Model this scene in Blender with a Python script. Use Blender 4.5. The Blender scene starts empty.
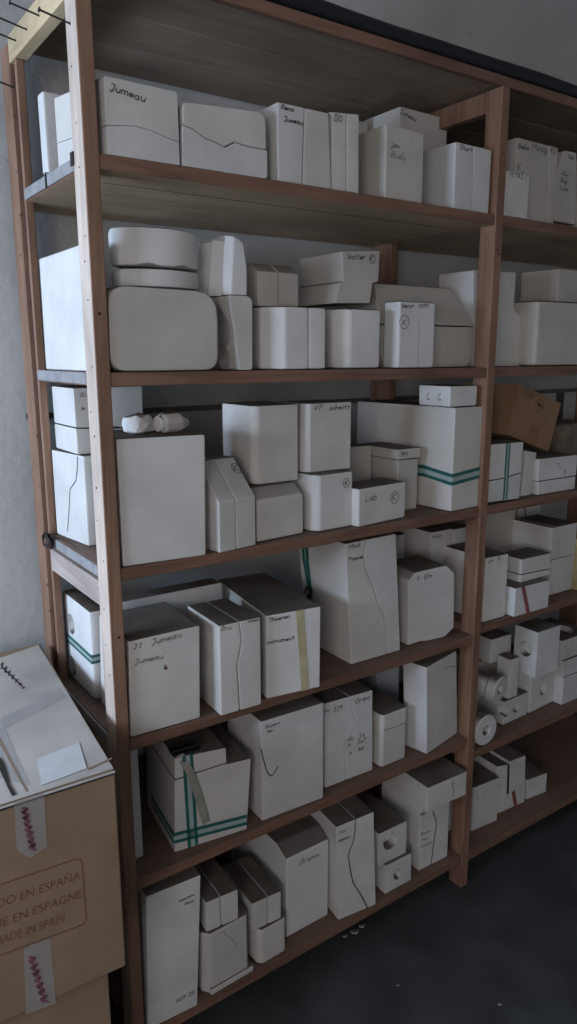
import bpy, bmesh, math, random
from mathutils import Vector, Matrix, noise
random.seed(7)
C = bpy.context.scene.collection
PI = math.pi
# ------------------------------------------------------------------ camera
W, H = 577, 1024
F = 738.61
PITCH, YAW, ROLL = 0.2104, 0.6060, -0.0027
CAM = Vector((-0.4764, -1.2816, 1.55))
fw = Vector((math.sin(YAW)*math.cos(PITCH), math.cos(YAW)*math.cos(PITCH), -math.sin(PITCH)))
_r = Vector((math.cos(YAW), -math.sin(YAW), 0)); _u = _r.cross(fw)
rt = _r*math.cos(ROLL) + _u*math.sin(ROLL)
up = -_r*math.sin(ROLL) + _u*math.cos(ROLL)
cd = bpy.data.cameras.new('camera'); cam = bpy.data.objects.new('camera', cd); C.objects.link(cam)
cd.sensor_fit = 'VERTICAL'; cd.sensor_height = 24.0; cd.lens = F/H*24.0; cd.clip_start = 0.02
M3 = Matrix((rt, up, -fw)).transposed()
cam.matrix_world = Matrix.Translation(CAM) @ M3.to_4x4()
bpy.context.scene.camera = cam

# a sight line of the photograph, and where it meets shelves, verticals and faces
def ray(px, py): return fw + rt*((px-W/2)/F) - up*((py-H/2)/F)
def ground(px, py, z):
    d = ray(px, py); return CAM + d*((z-CAM.z)/d.z)
def at_y(px, Y, z):
    k = (px-W/2)/F; n = rt - fw*k            # (P-CAM).n = 0
    return Vector((CAM.x - (n.y*(Y-CAM.y) + n.z*(z-CAM.z))/n.x, Y, z))
def z_at(py, x, y):
    k = (H/2-py)/F; n = up - fw*k
    return CAM.z - (n.x*(x-CAM.x) + n.y*(y-CAM.y))/n.z
def on_plane(px, py, p, n):
    d = ray(px, py); return CAM + d*((p-CAM).dot(n)/d.dot(n))

# ------------------------------------------------------------------ materials
def new_mat(name):
    m = bpy.data.materials.new(name); m.use_nodes = True
    nt = m.node_tree; b = nt.nodes['Principled BSDF']
    return m, nt, b
def nd(nt, typ, **kw):
    n = nt.nodes.new(typ)
    for k, v in kw.items():
        if k.startswith('i_'):
            n.inputs[k[2:].replace('_', ' ')].default_value = v
        else: setattr(n, k, v)
    return n
def ramp(nt, src, stops):
    r = nt.nodes.new('ShaderNodeValToRGB'); el = r.color_ramp.elements
    while len(el) < len(stops): el.new(0.5)
    for e, (p, c) in zip(el, stops):
        e.position = p; e.color = (c[0], c[1], c[2], 1) if hasattr(c, '__len__') else (c, c, c, 1)
    nt.links.new(src, r.inputs[0]); return r
def mix(nt, fac, a, b, mode='MIX'):
    m = nt.nodes.new('ShaderNodeMix'); m.data_type = 'RGBA'; m.blend_type = mode
    for i, v in ((0, fac), (6, a), (7, b)):
        if hasattr(v, 'is_output'): nt.links.new(v, m.inputs[i])
        else: m.inputs[i].default_value = v if i == 0 else (v[0], v[1], v[2], 1)
    return m.outputs[2]
def bump(nt, b, src, strength, dist=0.002):
    n = nd(nt, 'ShaderNodeBump'); n.inputs['Strength'].default_value = strength; n.inputs['Distance'].default_value = dist
    nt.links.new(src, n.inputs['Height']); nt.links.new(n.outputs[0], b.inputs['Normal'])

def plaster(name, base, dust=(0.10, 0.076, 0.060), lo=0.62, hi=0.93):
    m, nt, b = new_mat(name)
    tc = nd(nt, 'ShaderNodeTexCoord'); oi = nd(nt, 'ShaderNodeObjectInfo'); g = nd(nt, 'ShaderNodeNewGeometry')
    n1 = nd(nt, 'ShaderNodeTexNoise', i_Scale=9.0, i_Detail=5.0); nt.links.new(g.outputs['Position'], n1.inputs['Vector'])
    n2 = nd(nt, 'ShaderNodeTexNoise', i_Scale=120.0, i_Detail=4.0); nt.links.new(g.outputs['Position'], n2.inputs['Vector'])
    r1 = ramp(nt, n1.outputs['Fac'], [(0.3, 0.86), (0.6, 1.0)])
    ro = ramp(nt, oi.outputs['Random'], [(0.0, (0.90, 0.90, 0.90)), (0.5, (1.0, 0.985, 0.96)), (1.0, (0.97, 0.98, 1.0))])
    c = mix(nt, 1.0, base, r1.outputs[0], 'MULTIPLY'); c = mix(nt, 1.0, c, ro.outputs[0], 'MULTIPLY')
    # a few smudges
    n3 = nd(nt, 'ShaderNodeTexNoise', i_Scale=22.0, i_Detail=3.0); nt.links.new(g.outputs['Position'], n3.inputs['Vector'])
    r3 = ramp(nt, n3.outputs['Fac'], [(0.68, 0.0), (0.82, 0.22)])
    c = mix(nt, r3.outputs[0], c, (0.36, 0.31, 0.25))
    # dust that has settled on what faces up
    sx = nd(nt, 'ShaderNodeSeparateXYZ'); nt.links.new(g.outputs['Normal'], sx.inputs[0])
    mr = nd(nt, 'ShaderNodeMapRange'); mr.inputs[1].default_value = lo; mr.inputs[2].default_value = hi
    nt.links.new(sx.outputs['Z'], mr.inputs[0])
    r2 = ramp(nt, n1.outputs['Fac'], [(0.25, 0.80), (0.7, 1.0)])
    mu = nd(nt, 'ShaderNodeMath', operation='MULTIPLY'); nt.links.new(mr.outputs[0], mu.inputs[0]); nt.links.new(r2.outputs[0], mu.inputs[1])
    c = mix(nt, mu.outputs[0], c, dust)
    nt.links.new(c, b.inputs['Base Color']); b.inputs['Roughness'].default_value = 0.8
    b.inputs['Specular IOR Level'].default_value = 0.25
    bump(nt, b, n2.outputs['Fac'], 0.25, 0.001)
    return m
def wood(name, dark, light, axis, scale=14.0, dust=0.0):
    m, nt, b = new_mat(name)
    g = nd(nt, 'ShaderNodeNewGeometry'); mp = nd(nt, 'ShaderNodeMapping')
    s = [scale]*3; s[axis] = scale*0.07
    mp.inputs['Scale'].default_value = s
    oi = nd(nt, 'ShaderNodeObjectInfo'); va = nd(nt, 'ShaderNodeVectorMath', operation='ADD')
    cm = nd(nt, 'ShaderNodeCombineXYZ')
    mu = nd(nt, 'ShaderNodeMath', operation='MULTIPLY'); mu.inputs[1].default_value = 9.0
    nt.links.new(oi.outputs['Random'], mu.inputs[0])
    for i in range(3): nt.links.new(mu.outputs[0], cm.inputs[i])
    nt.links.new(g.outputs['Position'], va.inputs[0]); nt.links.new(cm.outputs[0], va.inputs[1])
    nt.links.new(va.outputs[0], mp.inputs['Vector'])
    n1 = nd(nt, 'ShaderNodeTexNoise', i_Scale=3.0, i_Detail=8.0, i_Roughness=0.65, i_Distortion=0.8); nt.links.new(mp.outputs[0], n1.inputs['Vector'])
    n2 = nd(nt, 'ShaderNodeTexNoise', i_Scale=5.0, i_Detail=3.0); nt.links.new(va.outputs[0], n2.inputs['Vector'])
    r1 = ramp(nt, n1.outputs['Fac'], [(0.32, dark), (0.62, light)])
    r2 = ramp(nt, n2.outputs['Fac'], [(0.3, 0.78), (0.7, 1.08)])
    c = mix(nt, 1.0, r1.outputs[0], r2.outputs[0], 'MULTIPLY')
    if dust:
        sx = nd(nt, 'ShaderNodeSeparateXYZ'); nt.links.new(g.outputs['Normal'], sx.inputs[0])
        mr = nd(nt, 'ShaderNodeMapRange'); mr.inputs[1].default_value = 0.5; mr.inputs[2].default_value = 0.9; mr.inputs[4].default_value = dust
        nt.links.new(sx.outputs['Z'], mr.inputs[0])
        c = mix(nt, mr.outputs[0], c, (0.15, 0.115, 0.095))
    nt.links.new(c, b.inputs['Base Color']); b.inputs['Roughness'].default_value = 0.62
    b.inputs['Specular IOR Level'].default_value = 0.3
    bump(nt, b, n1.outputs['Fac'], 0.3, 0.002)
    return m
def plain(name, col, rough=0.6, vary=0.15, scale=30.0, metal=0.0, alpha=1.0, bmp=0.1):
    m, nt, b = new_mat(name)
    g = nd(nt, 'ShaderNodeNewGeometry')
    n1 = nd(nt, 'ShaderNodeTexNoise', i_Scale=scale, i_Detail=4.0); nt.links.new(g.outputs['Position'], n1.inputs['Vector'])
    r1 = ramp(nt, n1.outputs['Fac'], [(0.3, 1-vary), (0.7, 1+vary)])
    c = mix(nt, 1.0, col, r1.outputs[0], 'MULTIPLY')
    nt.links.new(c, b.inputs['Base Color']); b.inputs['Roughness'].default_value = rough
    b.inputs['Metallic'].default_value = metal; b.inputs['Alpha'].default_value = alpha
    bump(nt, b, n1.outputs['Fac'], bmp, 0.001)
    return m
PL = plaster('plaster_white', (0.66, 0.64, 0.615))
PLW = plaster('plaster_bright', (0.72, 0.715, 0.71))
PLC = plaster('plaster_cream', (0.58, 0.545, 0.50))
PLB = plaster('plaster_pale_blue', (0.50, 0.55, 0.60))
WX = wood('pine_boards', (0.15, 0.080, 0.054), (0.26, 0.145, 0.10), 0, dust=0.5)
WY = wood('pine_rail', (0.54, 0.40, 0.23), (0.74, 0.58, 0.37), 1)
WYR = wood('pine_rail_aged', (0.38, 0.31, 0.28), (0.55, 0.47, 0.43), 1)
WZ = wood('pine_post', (0.20, 0.110, 0.072), (0.32, 0.185, 0.125), 2)
WPALE = wood('pine_post_lit_side', (0.48, 0.38, 0.32), (0.68, 0.565, 0.485), 2)  # brightened copy of the post pine, window light put into its colour
WTOP = wood('pine_planking', (0.25, 0.185, 0.135), (0.33, 0.25, 0.18), 0)
WUND = wood('lit_board_underside', (0.50, 0.365, 0.23), (0.64, 0.485, 0.325), 0)  # board wood lightened in colour for the glow from below
INK = plain('marker_ink', (0.018, 0.017, 0.02), 0.5, 0.1)
INKG = plain('faded_pencil', (0.27, 0.26, 0.26), 0.8, 0.1)
INKR = plain('red_brown_ink', (0.17, 0.085, 0.062), 0.7, 0.2)
PINK = plain('pink_print', (0.27, 0.11, 0.15), 0.5, 0.35, 60)
TEAL = plain('teal_strap', (0.018, 0.125, 0.11), 0.45, 0.15)
MINT = plain('mint_strap', (0.36, 0.44, 0.425), 0.5, 0.1)
BEIGE = plain('beige_strap', (0.30, 0.29, 0.25), 0.7, 0.15)
YTAPE = plain('yellow_tape', (0.50, 0.44, 0.27), 0.45, 0.12)
RTAPE = plain('red_tape', (0.27, 0.075, 0.085), 0.5, 0.2)
DTAPE_GAP = plain('dark_tape_gap_shade', (0.035, 0.022, 0.024), 0.5, 0.2)  # real tape, and the painted shade in the back post gap
CARD = plain('cardboard', (0.27, 0.185, 0.12), 0.8, 0.10, 14)
CARDL = plain('cardboard_ochre', (0.28, 0.17, 0.098), 0.8, 0.10, 14)
CARDT = plain('dusty_cardboard', (0.47, 0.425, 0.39), 0.55, 0.22, 7)
CARDD = plain('brown_parcel_tape', (0.24, 0.12, 0.06), 0.5, 0.10)
TAPE = plain('clear_tape', (0.55, 0.53, 0.53), 0.18, 0.08, alpha=0.30)
PAPER = plain('white_paper', (0.62, 0.62, 0.63), 0.7, 0.05)
STEEL = plain('grey_board_end', (0.30, 0.29, 0.30), 0.7, 0.2)
RUST = plain('rusty_nail', (0.045, 0.035, 0.035), 0.5, 0.3, metal=0.5)
BLACK = plain('black_plastic', (0.012, 0.013, 0.016), 0.55, 0.2)
HOLE = plain('nail_hole', (0.03, 0.022, 0.018), 0.9, 0.1)
YBOX = plain('yellowed_card', (0.42, 0.35, 0.18), 0.7, 0.12)

# ------------------------------------------------------------------ mesh helpers
def finish(name, bm, mats, parent=None, smooth=True, bev=0.0, seg=2, loc=None):
    bmesh.ops.recalc_face_normals(bm, faces=bm.faces)
    if bev > 0:
        ed = [e for e in bm.edges if len(e.link_faces) == 2 and e.calc_face_angle(0) > 0.42]
        bmesh.ops.bevel(bm, geom=ed, offset=bev, segments=seg, profile=0.5, affect='EDGES', clamp_overlap=True)
        bmesh.ops.recalc_face_normals(bm, faces=bm.faces)
    me = bpy.data.meshes.new(name); bm.to_mesh(me); bm.free()
    for m in (mats if isinstance(mats, (list, tuple)) else [mats]): me.materials.append(m)
    if smooth:
        me.polygons.foreach_set('use_smooth', [True]*len(me.polygons))
        me.set_sharp_from_angle(angle=0.6)
    o = bpy.data.objects.new(name, me); C.objects.link(o)
    if bev > 0 and smooth:
        wn = o.modifiers.new('wn', 'WEIGHTED_NORMAL'); wn.keep_sharp = True; wn.weight = 80
    if parent is not None: o.parent = parent
    if loc is not None: o.location = loc
    return o
def prism(bm, poly, fn, a, b):
    """poly: 2D outline; fn(u,v,t) -> 3D; extruded from t=a to t=b"""
    va = [bm.verts.new(fn(u, v, a)) for u, v in poly]
    vb = [bm.verts.new(fn(u, v, b)) for u, v in poly]
    n = len(poly)
    bm.faces.new(va); bm.faces.new(list(reversed(vb)))
    for i in range(n):
        bm.faces.new((va[i], vb[i], vb[(i+1) % n], va[(i+1) % n]))
def box_bm(x0, x1, y0, y1, z0, z1, bm=None):
    bm = bm or bmesh.new()
    prism(bm, [(x0, y0), (x1, y0), (x1, y1), (x0, y1)], lambda u, v, t: (u, v, t), z0, z1)
    return bm
def tube(bm, pts, r, seg=8, cap=True):
    pts = [Vector(p) for p in pts]; rings = []
    for i, p in enumerate(pts):
        t = (pts[min(i+1, len(pts)-1)] - pts[max(i-1, 0)]).normalized()
        a = t.cross(Vector((0.13, 0.31, 0.94)))
        if a.length < 0.1: a = t.cross(Vector((1, 0, 0)))
        a.normalize(); b = t.cross(a)
        rr = r[i] if hasattr(r, '__len__') else r
        rings.append([bm.verts.new(p + (a*math.cos(2*PI*k/seg) + b*math.sin(2*PI*k/seg))*rr) for k in range(seg)])
    for q, w in zip(rings, rings[1:]):
        for k in range(seg): bm.faces.new((q[k], q[(k+1) % seg], w[(k+1) % seg], w[k]))
    if cap: bm.faces.new(rings[0]); bm.faces.new(list(reversed(rings[-1])))
def ribbon(bm, path, wdir, width, thick, ndirs, mat=0, off=0.0):
    """flat band along path; wdir across, ndirs outward normal per point"""
    wd = Vector(wdir).normalized(); rows = []
    for p, n in zip(path, ndirs):
        p = Vector(p); n = Vector(n)
        rows.append([bm.verts.new(p + wd*(off + s*width/2) + n*t) for s, t in ((-1, 0.0002), (1, 0.0002), (1, thick), (-1, thick))])
    for a, b in zip(rows, rows[1:]):
        for k in range(4):
            f = bm.faces.new((a[k], a[(k+1) % 4], b[(k+1) % 4], b[k])); f.material_index = mat
    f = bm.faces.new(rows[0]); f.material_index = mat
    f = bm.faces.new(list(reversed(rows[-1]))); f.material_index = mat
def striped(bm, path, wdir, width, ndirs):
    ribbon(bm, path, wdir, width*0.30, 0.0012, ndirs, 0, -width*0.35)
    ribbon(bm, path, wdir, width*0.40, 0.0010, ndirs, 1, 0)
    ribbon(bm, path, wdir, width*0.30, 0.0012, ndirs, 0, width*0.35)
def boolean(o, cut_bm):
    me = bpy.data.meshes.new('cut'); bmesh.ops.recalc_face_normals(cut_bm, faces=cut_bm.faces); cut_bm.to_mesh(me); cut_bm.free()
    c = bpy.data.objects.new('cut', me); C.objects.link(c)
    par = o.parent; o.parent = None
    c.matrix_world = o.matrix_world.copy()
    md = o.modifiers.new('b', 'BOOLEAN'); md.object = c; md.operation = 'DIFFERENCE'; md.solver = 'EXACT'
    bpy.context.view_layer.update()
    dg = bpy.context.evaluated_depsgraph_get()
    nm = bpy.data.meshes.new_from_object(o.evaluated_get(dg)); nm.name = o.name
    o.modifiers.clear(); o.data = nm
    wn = o.modifiers.new('wn', 'WEIGHTED_NORMAL'); wn.keep_sharp = True; wn.weight = 80
    bpy.data.objects.remove(c); bpy.data.meshes.remove(me); o.parent = par
def cone_bm(c, axis, r0, r1, depth, seg=28, sq=1.0):
    """cutter: frustum from just outside the face at c going along axis"""
    bm = bmesh.new(); ax = Vector(axis).normalized(); c = Vector(c)
    a = ax.cross(Vector((0, 0, 1)));
    if a.length < 0.1: a = Vector((1, 0, 0))
    a.normalize(); b = a.cross(ax)
    rings = []
    for t, r in ((-0.01, r0), (0.0, r0), (depth*0.8, r0*0.45+r1*0.55), (depth, r1*0.6)):
        rings.append([bm.verts.new(c + ax*t + (a*math.cos(2*PI*k/seg)*sq + b*math.sin(2*PI*k/seg))*r) for k in range(seg)])
    for q, w in zip(rings, rings[1:]):
        for k in range(seg): bm.faces.new((q[k], q[(k+1) % seg], w[(k+1) % seg], w[k]))
    bm.faces.new(rings[0]); bm.faces.new(list(reversed(rings[-1])))
    return bm

# ------------------------------------------------------------------ handwriting: one-stroke letters
G = {
'a':"4 4 1 4 0 2 1 0 3 0 4 2/4 4 4 1 5 0",'b':"0 7 0 0/0 3 2 4 4 3 4 1 2 0 0 0",'c':"4 3 2 4 0 3 0 1 2 0 4 1",'d':"4 7 4 0/4 3 2 4 0 3 0 1 2 0 4 1",
'e':"0 2 4 2 4 3 2 4 0 3 0 1 2 0 4 1",'f':"4 6 3 7 2 6 1 0/0 4 4 4",'g':"4 4 1 4 0 2 1 0 4 1/4 4 4 -2 2 -3 0 -2",'h':"0 7 0 0/0 3 2 4 4 3 4 0",
'i':"1 4 1 0/1 6 1 5.4",'j':"2 4 2 -2 0 -3/2 6 2 5.4",'k':"0 7 0 0/4 4 0 2 4 0",'l':"1 7 1 1 2 0",'m':"0 4 0 0/0 3 1.5 4 3 3 3 0/3 3 4.5 4 6 3 6 0",
'n':"0 4 0 0/0 3 2 4 4 3 4 0",'o':"2 4 0 3 0 1 2 0 4 1 4 3 2 4",'p':"0 4 0 -3/0 3 2 4 4 3 4 1 2 0 0 1",'r':"0 4 0 0/0 3 2 4 3 4",
's':"4 3.5 2 4 0 3 4 1 2 0 0 .5",'t':"2 6 2 1 3 0/0 4 4 4",'u':"0 4 0 1 2 0 4 1/4 4 4 0",'v':"0 4 2 0 4 4",'w':"0 4 1 0 3 3 5 0 6 4",
'x':"0 4 4 0/4 4 0 0",'y':"0 4 2 1/4 4 1 -3",'z':"0 4 4 4 0 0 4 0",
'A':"0 0 2.5 7 5 0/1 3 4 3",'B':"0 0 0 7 3 7 4 5.5 3 4 0 4/3 4 5 2 3 0 0 0",'C':"5 6 3 7 0 5 0 2 3 0 5 1",'D':"0 0 0 7 3 7 5 4 3 0 0 0",
'E':"5 7 0 7 0 0 5 0/0 4 4 4",'F':"5 7 0 7 0 0/0 4 4 4",'I':"1 7 1 0",'J':"0 6 1 7 4 7/3.5 7 3 0 1 -2 0 0",'K':"0 7 0 0/5 7 0 3 5 0",
'L':"0 7 0 0 4 0",'M':"0 0 0 7 3 2 6 7 6 0",'N':"0 0 0 7 5 0 5 7",'O':"3 7 0 5 0 2 3 0 5 2 5 5 3 7",'P':"0 0 0 7 4 7 5 5 4 3.5 0 3.5",
'R':"0 0 0 7 4 7 5 5 4 3.5 0 3.5/2 3.5 5 0",'S':"5 6 3 7 0 6 1 4 4 3 5 1 3 0 0 1",'T':"0 7 5 7/2.5 7 2.5 0",'V':"0 7 2.5 0 5 7",'X':"0 7 5 0/5 7 0 0",
'0':"2 7 0 5 0 2 2 0 4 2 4 5 2 7",'1':"0 5 2 7 2 0",'2':"0 6 2 7 4 6 4 4 0 0 4 0",'3':"0 6 2 7 4 6 2 4 4 2 2 0 0 1",'4':"3 0 3 7 0 2 4 2",
'5':"4 7 0 7 0 4 3 4 4 2 2 0 0 .5",'7':"0 7 4 7 1 0",'8':"2 4 0 5.5 2 7 4 5.5 2 4 0 2 2 0 4 2 2 4",'9':"4 4 1 4 0 6 2 7 4 6 4 4 3 0",
'.':"0 0 .6 .3",'-':"0 3 3 3",' ':""}
def glyph(ch):
    out = []
    for s in G.get(ch, "").split('/'):
        v = [float(x) for x in s.split()]
        if v: out.append(list(zip(v[0::2], v[1::2])))
    return out
def smooth_line(p):
    if len(p) < 4: return p
    q = [p[0]]
    for a, b in zip(p, p[1:]): q += [(a[0]*.75+b[0]*.25, a[1]*.75+b[1]*.25), (a[0]*.25+b[0]*.75, a[1]*.25+b[1]*.75)]
    return q + [p[-1]]
def strokes(text):
    x = 0; out = []
    for ch in text:
        g = glyph(ch); w = max([p[0] for s in g for p in s], default=2.5)
        j = random.uniform(-.4, .4); sc = random.uniform(.88, 1.1)
        for s in g: out.append(smooth_line([(x+px*sc+0.18*py, py*sc+j) for px, py in s]))
        x += w*sc + (1.7 if ch != ' ' else 0.5)
    return out, x
def pen(bm, line, org, dx, dz, n, w, lift=0.0006):
    """a pen line on the face at org spanned by dx, dz (3D), outward normal n"""
    pts = [org + dx*a + dz*b + n*lift for a, b in line]
    for a, b in zip(pts, pts[1:]):
        t = (b-a)
        if t.length < 1e-7: continue
        t.normalize(); s = t.cross(n).normalized()*(w/2); e = t*(w*0.3)
        bm.faces.new([bm.verts.new(v) for v in (a-e-s, b+e-s, b+e+s, a-e+s)])

# ------------------------------------------------------------------ 2D outline cutting
def snap(poly, p):
    best = None
    for i in range(len(poly)):
        a = Vector(poly[i]); b = Vector(poly[(i+1) % len(poly)]); d = b-a
        t = max(0.02, min(0.98, (Vector(p)-a).dot(d)/max(d.length_squared, 1e-12)))
        q = a+d*t; L = (q-Vector(p)).length
        if best is None or L < best[0]: best = (L, i, (q.x, q.y))
    return best[1], best[2]
def split(poly, line, gap=0.0004):
    i0, s = snap(poly, line[0]); i1, e = snap(poly, line[-1])
    inner = [s] + list(line[1:-1]) + [e]; n = len(poly)
    def walk(i, j):
        out = []; k = (i+1) % n
        while True:
            out.append(poly[k])
            if k == j: break
            k = (k+1) % n
        return out
    def shift(l, sgn):
        out = []
        for k, p in enumerate(l):
            a = Vector(l[max(k-1, 0)]); b = Vector(l[min(k+1, len(l)-1)]); t = (b-a).normalized()
            out.append((p[0]-t.y*gap*sgn, p[1]+t.x*gap*sgn))
        return out
    A = walk(i0, i1) + list(reversed(shift(inner, -1)))      # right of the line (ccw outline)
    B = walk(i1, i0) + shift(inner, 1)
    return A, B
def round_poly(poly, r, seg=4):
    n = len(poly); out = []
    for i in range(n):
        rr = r[i] if hasattr(r, '__len__') else r
        p = Vector(poly[i]); a = Vector(poly[i-1]); b = Vector(poly[(i+1) % n])
        if rr <= 0: out.append(tuple(p)); continue
        u = (a-p); v = (b-p); rr = min(rr, u.length*.45, v.length*.45); u.normalize(); v.normalize()
        p0 = p+u*rr; p1 = p+v*rr
        for k in range(seg+1):
            t = k/seg; q = p0*(1-t)**2 + p*2*t*(1-t) + p1*t*t; out.append((q.x, q.y))
    return out

# ------------------------------------------------------------------ tags
def tag(o, label, cat, group=None, kind=None):
    if label: o['label'] = label
    if cat: o['category'] = cat
    if group: o['group'] = group
    if kind: o['kind'] = kind
    return o
def empty(name, loc, rot=(0, 0, 0)):
    o = bpy.data.objects.new(name, None); C.objects.link(o); o.location = loc; o.rotation_euler = rot
    o.empty_display_size = 0.05
    return o
GROUP = 'plaster moulds stored on the shelving'

# shelf heights: left bay runs from the left post to the middle post, right bay beyond it
SH = {'a1': (1.882, 1.882), 'a2': (1.519, 1.515), 'a3': (1.154, 1.152), 'a4': (0.800, 0.795), 'a5': (0.481, 0.487), 'a6': (0.095, 0.107)}
SB = {'b1': 1.8822, 'b2': 1.516, 'b3': 1.1531, 'b4': 0.8158, 'b5': 0.435, 'b6': 0.1022}
XL, XM, XR = 0.0268, 1.0566, 2.10
def shelf_z(k, x):
    if k in SB: return SB[k]
    a, b = SH[k]; return a + (b-a)*max(0, min(1, (x-XL)/(XM-XL)))

class Mould: pass
def mould(label, base, A, B, top, d, kind='F', poly=None, rnd=0, seam=None, bev=0.004, mat=None, text=(), cham=None, chr_=None,
          slope=None, holes=(), lholes=(), name='plaster_mould', cat='mould', group=GROUP, jit=0.0015, pencil=False, zfix=None, circ=(), lines=(), skew=0.0):
    """A, B: where the front face's bottom corners stand (pixel on the base, or (pixel x, 'Y', depth)); top: picture height of its upper left corner"""
    mat = mat or PL
    if isinstance(base, str):
        z = shelf_z(base, 0.5)
        for _ in range(3):
            a = at_y(A[0], A[2], z) if A[1] == 'Y' else ground(A[0], A[1], z)
            b = at_y(B[0], B[2], z) if B[1] == 'Y' else ground(B[0], B[1], z)
            z = shelf_z(base, (a.x+b.x)/2)
        z += 0.0008
        if base in ('a6', 'a5', 'a2'): z += 0.0006
    else: z = base if not isinstance(base, Mould) else base.top + 0.0008
    a = at_y(A[0], A[2], z) if A[1] == 'Y' else ground(A[0], A[1], z)
    b = at_y(B[0], B[2], z) if B[1] == 'Y' else ground(B[0], B[1], z)
    if A[1] == 'Y': a = at_y(A[0], A[2], z)
    dv = b-a; w = dv.length; yaw = math.atan2(dv.y, dv.x)
    m = Mould(); m.a = a; m.w = w; m.d = d; m.yaw = yaw; m.z = z
    R = Matrix.Rotation(yaw, 4, 'Z'); Tm = Matrix.Translation(a) @ R; Ti = Tm.inverted()
    nrm = R @ Vector((0, -1, 0))
    def fp(px, py, y=0.0):
        q = Ti @ on_plane(px, py, Tm @ Vector((0, y, 0)), nrm); return (q.x, q.z)
    m.fp = fp; m.Tm = Tm
    if slope: hp = Tm @ Vector((0, slope[1], 0)); h = z_at(top, hp.x, hp.y) - z
    elif poly: h = max(fp(*p)[1] for p in poly)
    else: h = z_at(top, a.x, a.y) - z
    if zfix: h = zfix
    m.h = h; m.top = z + h
    jr = lambda: random.uniform(-jit, jit)
    halves = []
    if kind == 'F':
        pl = [fp(*p) for p in poly] if poly else [(0, 0), (w, 0), (w+jr(), h+jr()), (jr(), h)]
        pl = [(x, max(0, y)) for x, y in pl]
        if rnd: pl = round_poly(pl, rnd)
        polys = split(pl, [fp(*p) for p in seam]) if seam else [pl]
        for q in polys: halves.append((q, lambda u, v, t: (u - skew*(t/d)*(1-u/w), t, v), 0, d))
    elif kind == 'T':
        pl = [(0, 0), (w, 0), (w, d), (0, d)]
        if cham: pl = [(0, 0), (w, 0), (w, d), (-cham[0], d), (-cham[0], cham[1])]
        if chr_: pl = [pl[0], (w-chr_[0], 0), (w, chr_[1])] + pl[2:]
        if rnd: pl = round_poly(pl, rnd)
        if seam:
            sx = fp(*seam[0])[0]; polys = split(pl, [(sx, 0), (sx, d)])
        else: polys = [pl]
        for q in polys: halves.append((q, lambda u, v, t: (u, v, t), 0, h))
    elif kind == 'S':
        zb = fp(A[0], slope[0])[1]
        pl = [(0, 0), (0, zb), (slope[1], h), (d, h), (d, 0)]
        if rnd: pl = round_poly(pl, rnd)
        cuts = [0, w]
        if seam: sx = fp(*seam[0])[0]; cuts = [0, sx-0.0008, sx+0.0008, w]
        for k in range(0, len(cuts), 2): halves.append((pl, lambda u, v, t: (t, u, v), cuts[k], cuts[k+1]))
    extras = bool(text or circ or lines)
    multi = len(halves) > 1
    m.root = None
    if multi or extras or name == 'KEEP_ROOT':
        m.root = empty(name, a, (0, 0, yaw))
    m.parts = []
    for q, fn, t0, t1 in halves:
        bm = bmesh.new(); prism(bm, q, fn, t0, t1)
        if multi: o = finish('mould_half', bm, mat, m.root, bev=bev)
        elif m.root: o = finish('mould_body', bm, mat, m.root, bev=bev)
        else:
            o = finish(name, bm, mat, None, bev=bev); o.location = a; o.rotation_euler = (0, 0, yaw); m.root = o
        m.parts.append(o)
    for (px, py, r, dep, sq) in holes:
        x, zz = fp(px, py)
        for o in m.parts: 
            if inside(o, x, zz): boolean_local(o, cone_bm((x, 0, zz), (0, 1, 0), r, r*0.8, dep, sq=sq))
    for (y, zz, r, dep, sq) in lholes:
        for o in m.parts:
            if inside(o, None, zz): boolean_local(o, cone_bm((0, y, zz), (1, 0, 0), r, r*0.8, dep, sq=sq))
    imat = INKG if pencil else INK
    for t in text:
        s, p0, p1 = t[0], t[1], t[2]; yy = t[3] if len(t) > 3 else 0.0; wd = t[4] if len(t) > 4 else 0.0016
        bm = bmesh.new(); o0 = Vector((fp(*p0, yy)[0], yy, fp(*p0, yy)[1])); o1 = Vector((fp(*p1, yy)[0], yy, fp(*p1, yy)[1]))
        st, adv = strokes(s); dx = (o1-o0)/adv; n = Vector((0, -1, 0)); dz = n.cross(dx)*-1
        if dz.z < 0: dz = -dz
        for l in st: pen(bm, l, o0, dx, dz*0.95, n, wd)
        finish('handwriting', bm, imat, m.root, smooth=False)
    for (px, py, r) in circ:
        bm = bmesh.new(); x, zz = fp(px, py)
        l = [(x + r*math.cos(k*PI/12+1)*(1+.06*math.sin(k)), zz + r*1.1*math.sin(k*PI/12+1)) for k in range(26)]
        pen(bm, l, Vector((0, 0, 0)), Vector((1, 0, 0)), Vector((0, 0, 1)), Vector((0, -1, 0)), 0.0014)
        finish('drawn_ring', bm, imat, m.root, smooth=False)
    for ln, wd in lines:
        bm = bmesh.new()
        pen(bm, smooth_line([fp(*p) for p in ln]), Vector((0, 0, 0)), Vector((1, 0, 0)), Vector((0, 0, 1)), Vector((0, -1, 0)), wd)
        finish('scratch_mark', bm, imat, m.root, smooth=False)
    tag(m.root, label, cat, group)
    return m
def inside(o, x, z):
    xs = [v.co.x for v in o.data.vertices]; zs = [v.co.z for v in o.data.vertices]
    return (x is None or min(xs) < x < max(xs)) and min(zs) < z < max(zs)
def boolean_local(o, cut):
    mw = (o.location.copy(), o.rotation_euler.copy()); o.location = (0, 0, 0); o.rotation_euler = (0, 0, 0)
    bpy.context.view_layer.update(); boolean(o, cut); o.location, o.rotation_euler = mw
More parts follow.
